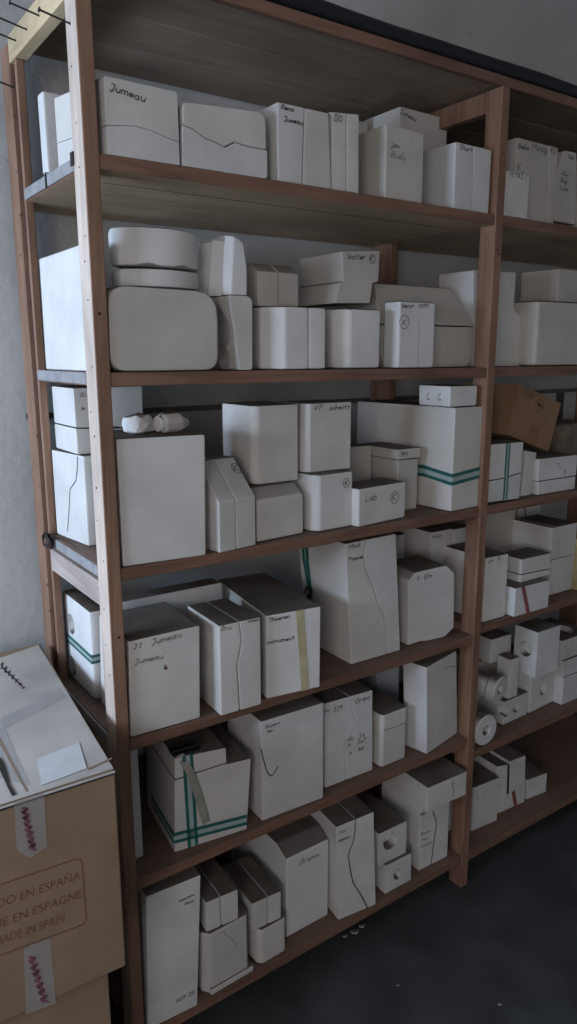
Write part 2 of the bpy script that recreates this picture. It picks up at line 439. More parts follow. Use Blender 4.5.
def strap_h(m, z, width, d_left, x1=None, sag=0.0, zr=None):
    """two-stripe strap round the left side and front of a mould"""
    bm = bmesh.new(); x1 = m.w if x1 is None else x1; zr = z if zr is None else zr
    P, N = [], []
    for y, dz in ((d_left, 0), (d_left*.5, -sag), (0.004, 0)): P.append((-0.0003, y, z+dz)); N.append((-1, 0, 0))
    P.append((-0.0003, -0.0003, z)); N.append(Vector((-1, -1, 0)))
    P.append((0.004, -0.0003, z)); N.append((0, -1, 0)); P.append((x1, -0.0003, zr)); N.append((0, -1, 0))
    striped(bm, P, (0, 0, 1), width, N)
    return finish('strap', bm, [TEAL, MINT], root_of(m), smooth=False)
def strap_v(m, x0, x1, width, h=None, top_d=0.0):
    bm = bmesh.new(); h = m.h if h is None else h
    P = [(x0, -0.0003, 0.001), (x1, -0.0003, h-0.002), (x1, -0.0003, h+0.0003)]; N = [(0, -1, 0), (0, -1, 0), Vector((0, -1, 1))]
    if top_d: P.append((x1, top_d, h+0.0003)); N.append((0, 0, 1))
    striped(bm, P, (1, 0, 0), width, N)
    return finish('strap', bm, [TEAL, MINT], root_of(m), smooth=False)
def root_of(m):
    """a mould that is a single mesh becomes an Empty with a body once it gets fittings"""
    if m.root.type == 'MESH':
        o = m.root; e = empty(o.name, o.location, o.rotation_euler)
        for k in ('label', 'category', 'group'):
            if k in o: e[k] = o[k]; del o[k]
        nm = o.name; o.name = 'mould_body'; e.name = nm
        o.location = (0, 0, 0); o.rotation_euler = (0, 0, 0); o.parent = e; m.root = e
    return m.root
def band(m, name, pts, width, mat, y=0.0, label=None, thick=0.001):
    """tape strip on the front face along pixel points"""
    bm = bmesh.new(); P = [Vector((m.fp(*p)[0], y-0.0003, m.fp(*p)[1])) for p in pts]
    d = (P[-1]-P[0]).normalized(); wd = d.cross(Vector((0, 1, 0)))
    ribbon(bm, P, wd, width, thick, [(0, -1, 0)]*len(P))
    o = finish(name, bm, mat, root_of(m), smooth=False)
    if label: o['label'] = label
    return o
# ================================================================== THE ROOM
YB = 0.472                                   # back wall
X0, X1, YF, ZT = -1.9, 3.2, -3.2, 2.95
def wall_mat():
    m, nt, b = new_mat('grey_wall_render')
    g = nd(nt, 'ShaderNodeNewGeometry')
    n1 = nd(nt, 'ShaderNodeTexNoise', i_Scale=2.2, i_Detail=6.0); n2 = nd(nt, 'ShaderNodeTexNoise', i_Scale=38.0, i_Detail=5.0)
    for n in (n1, n2): nt.links.new(g.outputs['Position'], n.inputs['Vector'])
    r1 = ramp(nt, n1.outputs['Fac'], [(0.3, (0.42, 0.42, 0.415)), (0.7, (0.575, 0.57, 0.56))])
    r2 = ramp(nt, n2.outputs['Fac'], [(0.24, (0.35, 0.33, 0.32)), (0.31, (1, 1, 1))])
    c = mix(nt, 1.0, r1.outputs[0], r2.outputs[0], 'MULTIPLY')
    nt.links.new(c, b.inputs['Base Color']); b.inputs['Roughness'].default_value = 0.9
    bump(nt, b, n2.outputs['Fac'], 0.5, 0.004); return m
WALL = wall_mat()
FLOOR = plain('dark_concrete', (0.046, 0.05, 0.053), 0.75, 0.35, 6)
CEIL = plain('ceiling_boards', (0.40, 0.38, 0.36), 0.9, 0.1)
def structure(name, bm, mat):
    o = finish(name, bm, mat, smooth=False); o['kind'] = 'structure'; return o
T = 0.12
structure('floor', box_bm(X0-T, X1+T, YF-T, YB+T, -T, 0), FLOOR)
structure('ceiling', box_bm(X0-T, X1+T, YF-T, YB+T, ZT, ZT+T), CEIL)
structure('wall_back', box_bm(X0-T, X1+T, YB, YB+T, 0, ZT), WALL)
structure('wall_right', box_bm(X1, X1+T, YF, YB, 0, ZT), WALL)
structure('wall_front', box_bm(X0-T, X1+T, YF-T, YF, 0, ZT), WALL)
# left wall with a tall window opening
wy0, wy1, wz0, wz1 = -0.01, 0.46, 0.45, 2.60
vy0, vy1, vz0, vz1 = -2.95, -1.75, 0.80, 2.30  # added second opening, out of view, for the front fill light
bm = bmesh.new()
for a in ((X0-T, X0, YF, vy0, 0, ZT), (X0-T, X0, vy1, wy0, 0, ZT), (X0-T, X0, wy1, YB, 0, ZT), (X0-T, X0, wy0, wy1, 0, wz0), (X0-T, X0, wy0, wy1, wz1, ZT), (X0-T, X0, vy0, vy1, 0, vz0), (X0-T, X0, vy0, vy1, vz1, ZT)): box_bm(*a, bm=bm)
structure('wall_left', bm, WALL)
bm = bmesh.new(); e = 0.04
for a in ((wy0, wy1, wz0, wz0+e), (wy0, wy1, wz1-e, wz1), (wy0, wy0+e, wz0+e, wz1-e), (wy1-e, wy1, wz0+e, wz1-e), ((wy0+wy1)/2-.02, (wy0+wy1)/2+.02, wz0+e, wz1-e)):
    box_bm(X0-0.07, X0-0.03, a[0], a[1], a[2], a[3], bm=bm)
structure('window_1', bm, WYR)
bm = bmesh.new()
for a in ((vy0, vy1, vz0, vz0+e), (vy0, vy1, vz1-e, vz1), (vy0, vy0+e, vz0+e, vz1-e), (vy1-e, vy1, vz0+e, vz1-e)):
    box_bm(X0-0.07, X0-0.03, a[0], a[1], a[2], a[3], bm=bm)
structure('added_fill_window', bm, WYR)  # frame of the added, unseen fill window
# course lines of the block wall behind the shelves, and a low ledge
bm = box_bm(0.0, X1, YB-0.012, YB, 1.405, 1.418); structure('trim_1', bm, plain('dark_mortar', (0.13, 0.125, 0.12), 0.9, 0.2))
bm = bmesh.new()
for x in (1.98, 2.32, 2.70): box_bm(x, x+0.035, YB-0.01, YB, 1.16, 1.405, bm=bm)
box_bm(1.72, X1, YB-0.01, YB, 1.285, 1.297, bm=bm)
structure('trim_2', bm, plain('dark_joint', (0.06, 0.06, 0.065), 0.9, 0.2))

# light: sky through the window
w = bpy.data.worlds.new('sky'); bpy.context.scene.world = w; w.use_nodes = True
w.node_tree.nodes['Background'].inputs[0].default_value = (0.62, 0.74, 1.0, 1); w.node_tree.nodes['Background'].inputs[1].default_value = 1.5
def area(name, loc, direction, sx, sy, power, col):
    L = bpy.data.lights.new(name, 'AREA'); L.shape = 'RECTANGLE'; L.size = sx; L.size_y = sy; L.energy = power; L.color = col
    o = bpy.data.objects.new(name, L); C.objects.link(o); o.location = loc
    o.rotation_euler = Vector(direction).to_track_quat('-Z', 'Z').to_euler(); return o
area('window_daylight', (X0+0.01, (wy0+wy1)/2, (wz0+wz1)/2), (1, 0.0, -0.12), wy1-wy0-.06, wz1-wz0-.1, 92, (0.60, 0.77, 1.0))
# made-up second window further along the same wall, added to fill the fronts softly
area('added_front_fill', (X0+0.01, (vy0+vy1)/2, (vz0+vz1)/2), (1, 0.35, -0.05), vy1-vy0-.1, vz1-vz0-.1, 26, (1.0, 0.915, 0.84))

# ================================================================== THE SHELVING
shelf = empty('storage_shelving', (0, 0, 0))
tag(shelf, 'tall open wooden shelving of six reddish boards per bay, carrying the white moulds', 'shelving')
def part(name, bm, mat, bev=0.0015, label=None, parent=None):
    o = finish(name, bm, mat, parent or shelf, bev=bev, seg=1)
    if label: o['label'] = label
    return o
ZTOP = 2.19
def post(x0, x1, y0, y1, z1=ZTOP-0.0225):
    bm = box_bm(x0, x1, y0, y1, 0.0, z1); return part('post', bm, WZ)
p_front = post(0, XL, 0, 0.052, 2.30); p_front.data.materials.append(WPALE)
p_front['label'] = 'front left post, its window side painted paler as lit'
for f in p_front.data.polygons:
    if f.normal.x < -0.9: f.material_index = 1  # only the window-lit face takes the brightened wood
# back left post: two battens, the shaded gap between painted as a dark strip
post(0, 0.018, 0.3925, 0.45, 2.165); post(0.002, 0.019, 0.352, 0.364, 2.124)
o = part('gap_shade_strip', box_bm(0.008, 0.018, 0.3645, 0.3915, 0, 2.12), DTAPE_GAP); o['label'] = 'dark strip standing in for the shaded gap between the two battens of the back left post'
p_mid = post(XM-0.029, XM, -0.001, 0.047)
post(XM-0.029, XM-0.006, 0.37, 0.45); post(XM-0.002, XM+0.012, 0.385, 0.45)
post(XR-0.029, XR, 0, 0.05); post(XR-0.029, XR, 0.37, 0.45)
# end rails
part('cross_beam', box_bm(0.0005, 0.026, 0.0525, 0.392, 2.125, 2.175), WY, label='pale pine beam across the top of the end frame')
part('cross_beam', box_bm(0.0005, 0.022, 0.0525, 0.351, 1.072, 1.122), WYR, label='weathered rail across the end frame under the third shelf')
part('cross_beam', box_bm(XM-0.029, XM-0.004, 0.0475, 0.368, 2.118, 2.166), WZ)
for x in (XR-0.029,): part('cross_beam', box_bm(x, x+.025, 0.0505, 0.368, 2.09, 2.14), WZ)
# shelf boards, let in between the posts
TH = 0.0245
def board(x0, x1, za, zb, y0=0.0015, y1=YB-0.012, mat=WX, th=TH, notch=()):
    pl = [(x0, y0), (x1, y0), (x1, y1), (x0, y1)]
    bm = bmesh.new()
    prism(bm, pl, lambda u, v, t: (u, v, t + za + (zb-za)*(u-x0)/(x1-x0)), -th, 0)
    return part('shelf_board', bm, mat, 0.001)
def under(o):                                # undersides painted paler, standing in for light from below
    for f in o.data.polygons:
        if f.normal.z < -0.9: f.material_index = 1
for k, (a, b) in SH.items():
    zb = b
    pl = [(0.0275, 0.0015), (XM-0.030, 0.0015), (XM-0.030, 0.46), (0.020, 0.46), (0.020, 0.35), (0.004, 0.35), (0.004, 0.0535), (0.0275, 0.0535)]
    bm = bmesh.new()
    prism(bm, pl, lambda u, v, t: (u, v, t + a + (b-a)*(u-XL)/(XM-XL)), -TH, 0)
    o = part('shelf_board', bm, [WX, WUND], 0.001); under(o)
for k, z in SB.items():
    x0 = XM+0.001
    pl = [(x0, 0.0015), (XR-0.030, 0.0015), (XR-0.030, 0.46), (x0+0.012, 0.46), (x0+0.012, 0.366), (XM-0.028, 0.366), (XM-0.028, 0.0485), (x0, 0.0485)]
    z2 = z
    bm = bmesh.new(); prism(bm, pl, lambda u, v, t: (u, v, t+z2), -TH, 0); under(part('shelf_board', bm, [WX, WUND], 0.001))
# top: planks on the frame
for x0, x1 in ((0.0275, XM+0.0), (XM+0.001, XR)):
    bm = box_bm(x0, x1, 0.0, 0.016, ZTOP-0.022, ZTOP); part('top_rail', bm, WX)
    for i in range(3):
        y0 = 0.0165+i*0.147; part('top_plank', box_bm(x0, x1, y0, y0+0.145, ZTOP-0.017, ZTOP), WTOP)
# dark end irons under the first and second shelf ends
bm = box_bm(-0.001, 0.0035, 0.0535, 0.349, 1.860, 1.8815); part('end_strip', bm, STEEL)
bm = box_bm(-0.001, 0.0035, 0.0535, 0.349, 1.497, 1.5185); part('end_strip', bm, STEEL)
for zz in (1.1535, 0.7995): part('end_strip', box_bm(-0.001, 0.0035, 0.0535, 0.349, zz-.022, zz-.0005), STEEL)
q0 = ground(103, 182, 1.8575); bm = box_bm(q0.x, 0.98, .0985, .1003, 1.8571, 1.858)
part('plank_joint', bm, HOLE, 0)
bm = bmesh.new(); box_bm(-0.003, -0.0015, 0.046, 0.060, 1.868, 1.888, bm); box_bm(-0.003, 0.006, 0.046, 0.060, 1.888, 1.890, bm); part('bracket', bm, BLACK, 0)
bm = bmesh.new(); box_bm(-0.0035, -0.0015, 0.198, 0.203, 1.858, 1.885, bm); part('bracket', bm, BLACK, 0)
# nails sticking out of the end frame, and old nail holes down its posts
for (px, py, qx, qy, Y, ln) in ((36, 16, 20, 7, .185, .05), (23, 30, 8, 21, .26, .05), (13, 41, 0, 35, .335, .05), (73, 24, 55, 13, .03, .05), (8, 87, -8, 83, .385, .045)):
    z = z_at(py, 0.0, Y); bm = bmesh.new()
    a = Vector((0.004, Y, z)); b = Vector((-ln, Y-0.004, z+0.008))
    tube(bm, [a, b], 0.0017, 6); tube(bm, [b, b+(b-a).normalized()*0.0015], 0.0042, 8)
    part('nail', bm, RUST, 0)
for Y, n in ((0.028, 16), (0.395, 12)):
    for i in range(n):
        z = 0.95 + i*(1.2/n) + random.uniform(-.03, .03); y = Y + random.uniform(-.014, .014)
        bm = bmesh.new(); tube(bm, [(-0.0006, y, z), (0.001, y, z)], random.uniform(.0014, .0026), 7); part('nail_hole', bm, HOLE, 0)
for x, y, z in ((XM-.012, -.0012, 2.02), (XM-.016, -.0012, 1.80), (XM-.007, -.0012, 1.79), (XM-.018, -.0012, 1.1), (XM-.012, -.0012, .16), (.016, -.0002, 1.02), (.012, -.0002, 1.62)):
    bm = bmesh.new(); tube(bm, [(x, y, z), (x, y+.002, z)], 0.003, 8); part('knot', bm, HOLE, 0)
# black pipe along the top front edge
bm = bmesh.new(); tube(bm, [(x/10, 0.020+0.002*math.sin(x), ZTOP+0.0205+0.001*math.sin(x*1.7)) for x in range(1, 22)], 0.018, 14)
o = finish('rubber_hose', bm, BLACK); tag(o, 'black hose lying along the top front edge of the shelving', 'hose')
# wire tangle on the end rail
bm = bmesh.new()
for k in range(8):
    p = []
    for i in range(16):
        t = i/15*2*PI*1.4 + k
        p.append((-0.010+0.007*math.cos(t*1.3+k), 0.325+0.024*math.sin(t+k*.7), 1.1480+0.014*math.sin(t*1.7+k)))
    tube(bm, p, 0.0014, 5)
tube(bm, [(-.004, .32, 1.158), (0.008, .29, 1.1565), (0.014, .25, 1.1565), (0.010, .20, 1.1565)], 0.0012, 5)
o = finish('wire_tangle', bm, RUST); tag(o, 'small tangle of dark wire on the weathered rail of the end frame', 'wire')

# ================================================================== SHELF 1
mould('white mould on the top shelf with dark handwriting, leftmost of its row', 'a1', (108, 'Y', .004), (180, 'Y', .004), 75.6, .155,
      seam=[(108, 125.6), (135, 126), (150, 130), (165, 137), (180, 142.5)], rnd=[.003, .003, .004, .003], bev=.007,
      text=[('Jumeau', (110, 90), (146, 103))], mat=PL, skew=.034)
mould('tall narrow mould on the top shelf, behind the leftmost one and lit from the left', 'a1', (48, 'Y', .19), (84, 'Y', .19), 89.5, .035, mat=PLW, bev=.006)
mould('wide mould on the top shelf with rounded upper corners and a zigzag seam', 'a1', (182.8, 'Y', .004), (267.7, 'Y', .004), 101, .15,
      poly=[(182.8, 166), (267.7, 179), (266.5, 112), (182.2, 100.5)], rnd=[.004, .008, .022, .012],
      seam=[(182.8, 125), (192, 128.5), (204.5, 138), (215, 142), (225, 147.3), (235, 142.4), (248, 146.7), (267.7, 150)], mat=PL, bev=.006)
mould('upright two-part mould on the top shelf with two scribbled lines, its left flank catching light', 'a1', (278.3, 'Y', .008), (331.8, 'Y', .008), 101.2, .23,
      poly=[(278.3, 181), (331.6, 189.5), (329.2, 112.8), (277.5, 101.2)], seam=[(302.6, 184.5), (303.5, 150), (305, 107)], text=[('Reno', (281, 109), (294, 112)), ('Jumeau', (284, 121), (303, 125.5))])
mould('slim upright mould on the top shelf marked with two capital letters', 'a1', (332.3, 'Y', .010), (359.5, 'Y', .010), 112, .17,
      poly=[(332.2, 190), (359.3, 194), (359.5, 114), (329.8, 111.4), (332.3, 115)], seam=[(346.6, 192), (346.5, 112)], text=[('DD', (334.5, 120.5), (343, 121.5))])
mould('small mould in the dark behind the slim upright one on the top shelf', 'a1', (345, 'Y', .30), (366.5, 'Y', .30), 117, .10)
mould('large mould on the top shelf with faint grey writing on its front', 'a1', (385, 'Y', .012), (422.6, 'Y', .012), 123.6, .125, mat=PLC,
      text=[('Jeu', (391, 147), (400, 148)), ('Rudy', (391, 157), (406, 161))], pencil=True, lines=[([(412, 141), (411, 137)], .0012)])
mould('tall mould standing at the back of the top shelf, behind the faintly written one', 'a1', (397.3, 'Y', .20), (444, 'Y', .20), 105.9, .14,
      text=[('Jumeau', (400, 113), (416, 122))])
mould('squarish mould with one short word beside the middle post on the top shelf', 'a1', (453.4, 'Y', .012), (488.6, 'Y', .012), 141.3, .145,
      seam=[(472.5, 209), (473.5, 146)], text=[('Short', (459.5, 149), (472.5, 153))], mat=PLW)
# right bay
mould('low mould in front on the right bay top shelf, numbered across its upper edge', 'b1', (504.6, 'Y', .004), (527.5, 'Y', .004), 170, .03,
      text=[('M 145 I', (509.5, 177), (526.5, 180))])
mould('broad tall mould on the right bay top shelf with large uneven writing', 'b1', (513, 'Y', .040), (553.5, 'Y', .040), 137, .14,
      seam=[(547.5, 221), (548.3, 180), (548.6, 143)], text=[('Bebe', (518, 148.5), (529, 150.5)), ('Maag', (532, 149), (547, 153)), ('45', (549.5, 153), (556, 154.5)), ('K', (517, 170), (521, 171))], mat=PLC)
mould('mould on the right bay top shelf beside the broad one, with three short written lines', 'b1', (554.5, 'Y', .042), (576.5, 'Y', .042), 150, .14,
      poly=[(554.8, 221), (575.5, 225), (577, 152.5), (565.2, 150), (555, 178)], text=[('Tab', (567.5, 158), (573.5, 160)), ('x2w', (561.5, 175), (568.5, 177)), ('Bug', (560.5, 182), (567, 184)), ('Loup', (560, 190), (568.5, 191))], mat=PLC)
mould('narrow mould at the right edge of the right bay top shelf', 'b1', (578.5, 'Y', .05), (606, 'Y', .05), 158, .14)

# ================================================================== SHELF 2
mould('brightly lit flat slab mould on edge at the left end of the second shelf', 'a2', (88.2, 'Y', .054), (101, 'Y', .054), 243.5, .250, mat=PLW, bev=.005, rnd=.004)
m3b = mould('big rounded mould at the left of the second shelf, plain front', 'a2', (114, 'Y', .004), (219, 'Y', .004), 286, .17, bev=.006,
      poly=[(109.5, 372), (219, 371.5), (218.6, 291.5), (108.5, 284)], rnd=[.035, .028, .050, .034], mat=PLC)
def disc(label, base_z, px0, px1, Y, top, rim=0.009):
    a = at_y(px0, Y, base_z); b = at_y(px1, Y, base_z); r = (b.x-a.x)/2*0.96; c = Vector(((a.x+b.x)/2, Y, base_z))
    h = z_at(top, c.x, c.y-r*.6) - base_z
    prof = [(r-rim, 0), (r-rim*.3, rim*.2), (r, rim), (r, h-rim), (r-rim*.3, h-rim*.2), (r-rim, h)]
    bm = bmesh.new(); N = 56; rings = [[bm.verts.new((p*math.cos(2*PI*k/N), p*math.sin(2*PI*k/N)*.62, z)) for k in range(N)] for p, z in prof]
    for q, w_ in zip(rings, rings[1:]):
        for k in range(N): bm.faces.new((q[k], q[(k+1) % N], w_[(k+1) % N], w_[k]))
    bm.faces.new(list(reversed(rings[0]))); bm.faces.new(rings[-1])
    return bm, c, h, r
z0 = m3b.top + .001
bmA, cA, hA, rA = disc('', z0, 111, 198.5, .075, 269)
root = empty('round_mould', cA); tag(root, 'round drum-shaped mould of two discs lying on the big rounded mould', 'mould', GROUP)
finish('mould_half', bmA, PLW, root)
bmB, cB, hB, rB = disc('', z0+hA+.004, 110, 199, .075, 228)
for v in bmB.verts: v.co.z += hA+.004
for v in bmB.verts:          # worn lower rim
    if v.co.z < hA+.02: v.co.z += max(0, .004*math.sin(5*math.atan2(v.co.y, v.co.x)))
finish('mould_half', bmB, PLW, root, bev=0)
mould('narrow upright mould on the second shelf between the drum and the hollow piece', 'a2', (190, 'Y', .255), (212, 'Y', .255), 241, .10, lines=[([(205.5, 251), (206, 254), (207.5, 254)], .0016)], mat=PLW)
def hollow(label, base, A, B, poly, d, cut, top):
    m = mould(label, base, A, B, top, d, poly=poly, mat=PLW, bev=.006)
    for o in m.parts:
        for (y, z, ry, rz, dep) in cut:
            bm = bmesh.new(); bmesh.ops.create_icosphere(bm, subdivisions=3, radius=1.0)
            for v in bm.verts:
                k = 1+.12*noise.noise(v.co*2.3+Vector((y*30, z*20, 1)))
                v.co = Vector((v.co.x*dep*k + m.cx, y+v.co.y*ry*k, z+v.co.z*rz*k))
            boolean_local(o, bm)
    return m
lo = mould('open mould half with scooped-out left side on the second shelf, under a smaller one', 'a2', (238.5, 'Y', .012), (252.6, 'Y', .012), 298, .10,
      poly=[(240, 371.5), (252.6, 371), (252.4, 300), (248, 296), (229.5, 295), (231, 312), (235, 330), (236.5, 350)], mat=PL, bev=.005, rnd=[.004, .006, .01, .004, .004, .02, .02, .01])
for k, (y, z, ry, rz, dx) in enumerate(((.055, .075, .040, .050, .022), (.06, .025, .03, .028, .020))):
    bm = bmesh.new(); bmesh.ops.create_icosphere(bm, subdivisions=3, radius=1.0)
    for v in bm.verts:
        q = 1+.15*noise.noise(v.co*2.1+Vector((k*3, 1, 2))); v.co = Vector((v.co.x*dx*q-.018+.010*k, y+v.co.y*ry*q, z+v.co.z*rz*q))
    boolean_local(lo.parts[0], bm)
hi = mould('smaller open mould half with a hollowed, lit left side, on top of another half', lo, (231, 'Y', .016), (247.2, 'Y', .016), 235, .095, mat=PLW)
bm = bmesh.new(); w_, h_, d_ = hi.w, hi.h, hi.d
lowp = [(0, 0), (w_, 0), (w_, d_), (-.028, d_), (-.012, d_*.80), (-.020, d_*.62), (.002, d_*.45), (-.010, d_*.18)]
topp = [(.012, .004), (w_-.004, .004), (w_-.004, d_), (-.016, d_), (.004, d_*.80), (-.008, d_*.62), (.022, d_*.45), (-.002, d_*.18)]
midp = [(.004, 0), (w_+.001, 0), (w_, d_), (-.026, d_), (.002, d_*.80), (-.014, d_*.62), (.022, d_*.42), (-.008, d_*.18)]
hs = [h_, h_*.90, h_*.88, h_*.97, h_*.97, h_*.98, h_*1.0, h_*1.02]
rows = [[bm.verts.new((x, y, z)) for (x, y), z in zip(q, zz)] for q, zz in ((lowp, [0]*8), (midp, [h_*.45]*8), (topp, hs))]
for q, r_ in zip(rows, rows[1:]):
    for k in range(8): bm.faces.new((q[k], q[(k+1) % 8], r_[(k+1) % 8], r_[k]))
bm.faces.new(rows[0]); bm.faces.new(rows[-1]); bmesh.ops.triangulate(bm, faces=[f for f in bm.faces if len(f.verts) > 4])
o2 = finish('tmp', bm, PLW, bev=.003); old = hi.root.data; hi.root.data = o2.data; bpy.data.objects.remove(o2)
m3h = mould('two-part mould with a slanted left flank and vertical seam, right of the scooped half', 'a2', (285, 'Y', .006), (326, 'Y', .006), 306, .17, kind='T', cham=(.035, .04), seam=[(309, 371)], bev=.006, mat=PLW)
m3i = mould('plain mould with a slanted left flank, third squat one along the second shelf front', 'a2', (349, 'Y', .010), (380.5, 'Y', .010), 308, .17, kind='T', cham=(.022, .03), bev=.009, mat=PLW)
mould('small mould with a sloped upper front, on the two-part mould with slanted flank', m3h, (258.3, 'Y', .055), (298.9, 'Y', .055), 263, .10, kind='S', slope=(271.5, .03), seam=[(279, 304)], mat=PLC)
mould('overhanging mould with a ringed letter, lying on two moulds with slanted flanks', max(m3h.top, m3i.top)+.001, (334.8, 'Y', .05), (370, 'Y', .05), 251, .16, mat=PLC, bev=.003,
      poly=[(335, 303.4), (370, 303.4), (372.9, 283.2), (378.6, 281.7), (380.2, 250.3), (342, 251), (343.3, 281), (339.6, 283)], text=[('Volter', (347, 259), (366, 259.5)), ('K', (370, 261), (374, 261))], circ=[(372.3, 259, .0085)])
mould('squarish mould with a short word above a ringed letter on the second shelf', 'a2', (398, 'Y', .002), (434, 'Y', .002), 300.5, .055, kind='F', bev=.007, mat=PLW,
      text=[('Verst', (401, 308), (414, 308)), ('mm', (419, 308), (429, 308)), ('K', (402.5, 325), (406, 325))], circ=[(404.2, 322, .014)], lines=[([(418, 322), (419.5, 332), (417.5, 345), (418, 367)], .0008)])
# truncated block behind it
def frustum(label, base, A, B, d, zmid_px, top_px, inset, px_seam):
    z = shelf_z(base, .95)+.0015; a = at_y(A[0], A[1], z); b = at_y(B[0], B[1], z); w_ = b.x-a.x
    zm = z_at(zmid_px, b.x, b.y)-z; zt = z_at(top_px, (a.x+b.x)/2, a.y+inset[2])-z
    root = empty('chamfered_mould', a); tag(root, label, 'mould', GROUP)
    bm = bmesh.new(); pl = [(0, 0), (w_, 0), (w_, d), (0, d)]
    c = .018
    pl = [(c, 0), (w_-c, 0), (w_, zm*.28), (w_, zm-.008), (0, zm-.008), (0, zm*.28)]
    prism(bm, pl, lambda u, v, t: (u, t, v), 0, d); finish('mould_half', bm, PLC, root, bev=.003)
    bm = bmesh.new(); lo_ = [(0, 0), (w_, 0), (w_, d), (0, d)]; hi_ = [(inset[0], inset[2]), (w_-inset[1], inset[2]), (w_-inset[1], d-.01), (inset[0], d-.01)]
    rows = [[bm.verts.new((x, y, zz)) for x, y in q] for q, zz in ((lo_, zm-.006), (lo_, zm), (hi_, zt))]
    for q, r_ in zip(rows, rows[1:]):
        for k in range(4): bm.faces.new((q[k], q[(k+1) % 4], r_[(k+1) % 4], r_[k]))
    bm.faces.new(rows[0]); bm.faces.new(list(reversed(rows[-1])))
    finish('mould_half', bm, PLC, root, bev=.003)
frustum('large mould with sloping roof-like top on the second shelf, by the middle post', 'a2', (380, .062), (472.5, .062), .15, 324, 286, (.02, .045, .05), 330)
mould('tall stepped mould on the second shelf, standing behind the middle post', 'b2', (474.5, 'Y', .064), (521, 'Y', .064), 270.5, .12, mat=PL,
      poly=[(474, 367), (521, 366.5), (522.6, 320), (514, 309), (516, 272.5), (473.5, 270)], rnd=[.004, .006, .02, .01, .006, .004], text=[('N', (477, 278), (480.5, 278))])
m3n = mould('large plain rounded mould on the right bay second shelf, under a smaller one', 'b2', (535, 'Y', .006), (612, 'Y', .006), 300, .20, bev=.012, mat=PLC)
mould('smaller mould lying on the large rounded one in the right bay', m3n, (557, 'Y', .055), (600, 'Y', .055), 268, .13, mat=PLC, bev=.006)
bm = bmesh.new(); tube(bm, [(1.43, .085, m3n.top+.003), (1.455, .075, m3n.top+.012), (1.475, .07, m3n.top+.004)], .004, 6)
tube(bm, [(1.40, .09, m3n.top+.022), (1.425, .085, m3n.top+.014), (1.45, .08, m3n.top+.004)], .0028, 6)
o = finish('rubber_strip', bm, BLACK); tag(o, 'short dark rubber strip on the large rounded mould in the right bay', 'strip')

# ================================================================== SHELF 3
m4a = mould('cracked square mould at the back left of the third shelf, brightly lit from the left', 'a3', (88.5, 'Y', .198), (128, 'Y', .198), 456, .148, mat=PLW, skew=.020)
bm = bmesh.new()
pts = [(77.4, 457), (77.5, 468), (76, 481), (70, 489), (69.5, 505), (67.7, 531)]
k_ = .020/.148; nl = Vector((-1, -k_, 0)).normalized(); P = []
for px, py in pts:
    q = m4a.Tm.inverted() @ on_plane(px, py, m4a.Tm @ Vector((0, 0, 0)), m4a.Tm.to_3x3() @ nl); P.append((q.y, q.z))
pen(bm, P, Vector((0, 0, 0)), Vector((-k_, 1, 0)), Vector((0, 0, 1)), nl, .0020)
finish('crack', bm, INK, root_of(m4a), smooth=False)
mould('smaller two-part mould on top of the cracked mould at the third shelf end', m4a, (77.4, 'Y', .215), (145, 'Y', .215), 388, .14, mat=PLW,
      seam=[(76, 428), (100, 428.5), (145, 427)], text=[('Di', (80.5, 396.5), (85.5, 396.5)), ('In', (81, 410), (85, 410))], pencil=True)
m4c = mould('big plain cube-like mould at the front left of the third shelf', 'a3', (123, 567.5), (206.4, 555.5), 438.5, .172, mat=PL, bev=.005, poly=[(123, 568), (206.6, 556), (205.6, 434), (116.2, 438.8)])
def chunk(label, base, c_px, Y, sx, sy, sz, seed, mat, rz):
    z = base; c = at_y(c_px, Y, z); bm = bmesh.new(); bmesh.ops.create_icosphere(bm, subdivisions=2, radius=1)
    for v in bm.verts:
        k = 1+.22*noise.noise(v.co*1.4+Vector((seed, 0, 0)))
        q = Vector([math.copysign(abs(t)**.6, t) for t in v.co])*k
        v.co = Vector((q.x*sx, q.y*sy, max(-.86, q.z)*sz+sz*.86))
    o = finish('plaster_chunk', bm, mat, smooth=False); o.location = (c.x, c.y, z+.0008); o.rotation_euler = (0, 0, rz)
    return o
o = chunk('', m4c.top, 139, .075, .027, .026, .020, 1.0, PLW, .3); tag(o, 'broken plaster lump on the big plain mould, left of two', 'plaster lump', 'plaster lumps on the big plain mould')
# right lump: a broken tapering plug with a pale round end
root = empty('plaster_plug', at_y(172, .06, m4c.top+.0006), (0, 0, .15)); tag(root, 'broken plaster plug with a pale round end on the big plain mould, right of two', 'plaster lump', 'plaster lumps on the big plain mould')
bm = bmesh.new(); N = 12; rows = []
for x, r in ((-.028, .018), (-.022, .0215), (.012, .022), (.026, .015), (.036, .006)):
    rows.append([bm.verts.new((x+.004*math.sin(3*k), r*math.cos(2*PI*k/N)*(1+.1*math.sin(k*2.3)), max(-.0175, r*math.sin(2*PI*k/N))+.0175)) for k in range(N)])
for q, r_ in zip(rows, rows[1:]):
    for k in range(N): bm.faces.new((q[k], q[(k+1) % N], r_[(k+1) % N], r_[k]))
bm.faces.new(rows[0]); bm.faces.new(rows[-1]); finish('plug_body', bm, PLC, root, smooth=False)
bm = bmesh.new(); tube(bm, [(-.033, 0, .0175), (-.026, 0, .0175)], .0155, 14); finish('plug_end', bm, PLW, root)
bm = bmesh.new(); tube(bm, [(.045+.055*t, .095+.01*math.sin(t*3), m4c.top+.002+.010*math.sin(t*PI)) for t in [i/12 for i in range(13)]], .0009, 6)
o = finish('wire', bm, RUST); tag(o, 'thin dark bent wire on top of the big plain mould', 'wire')
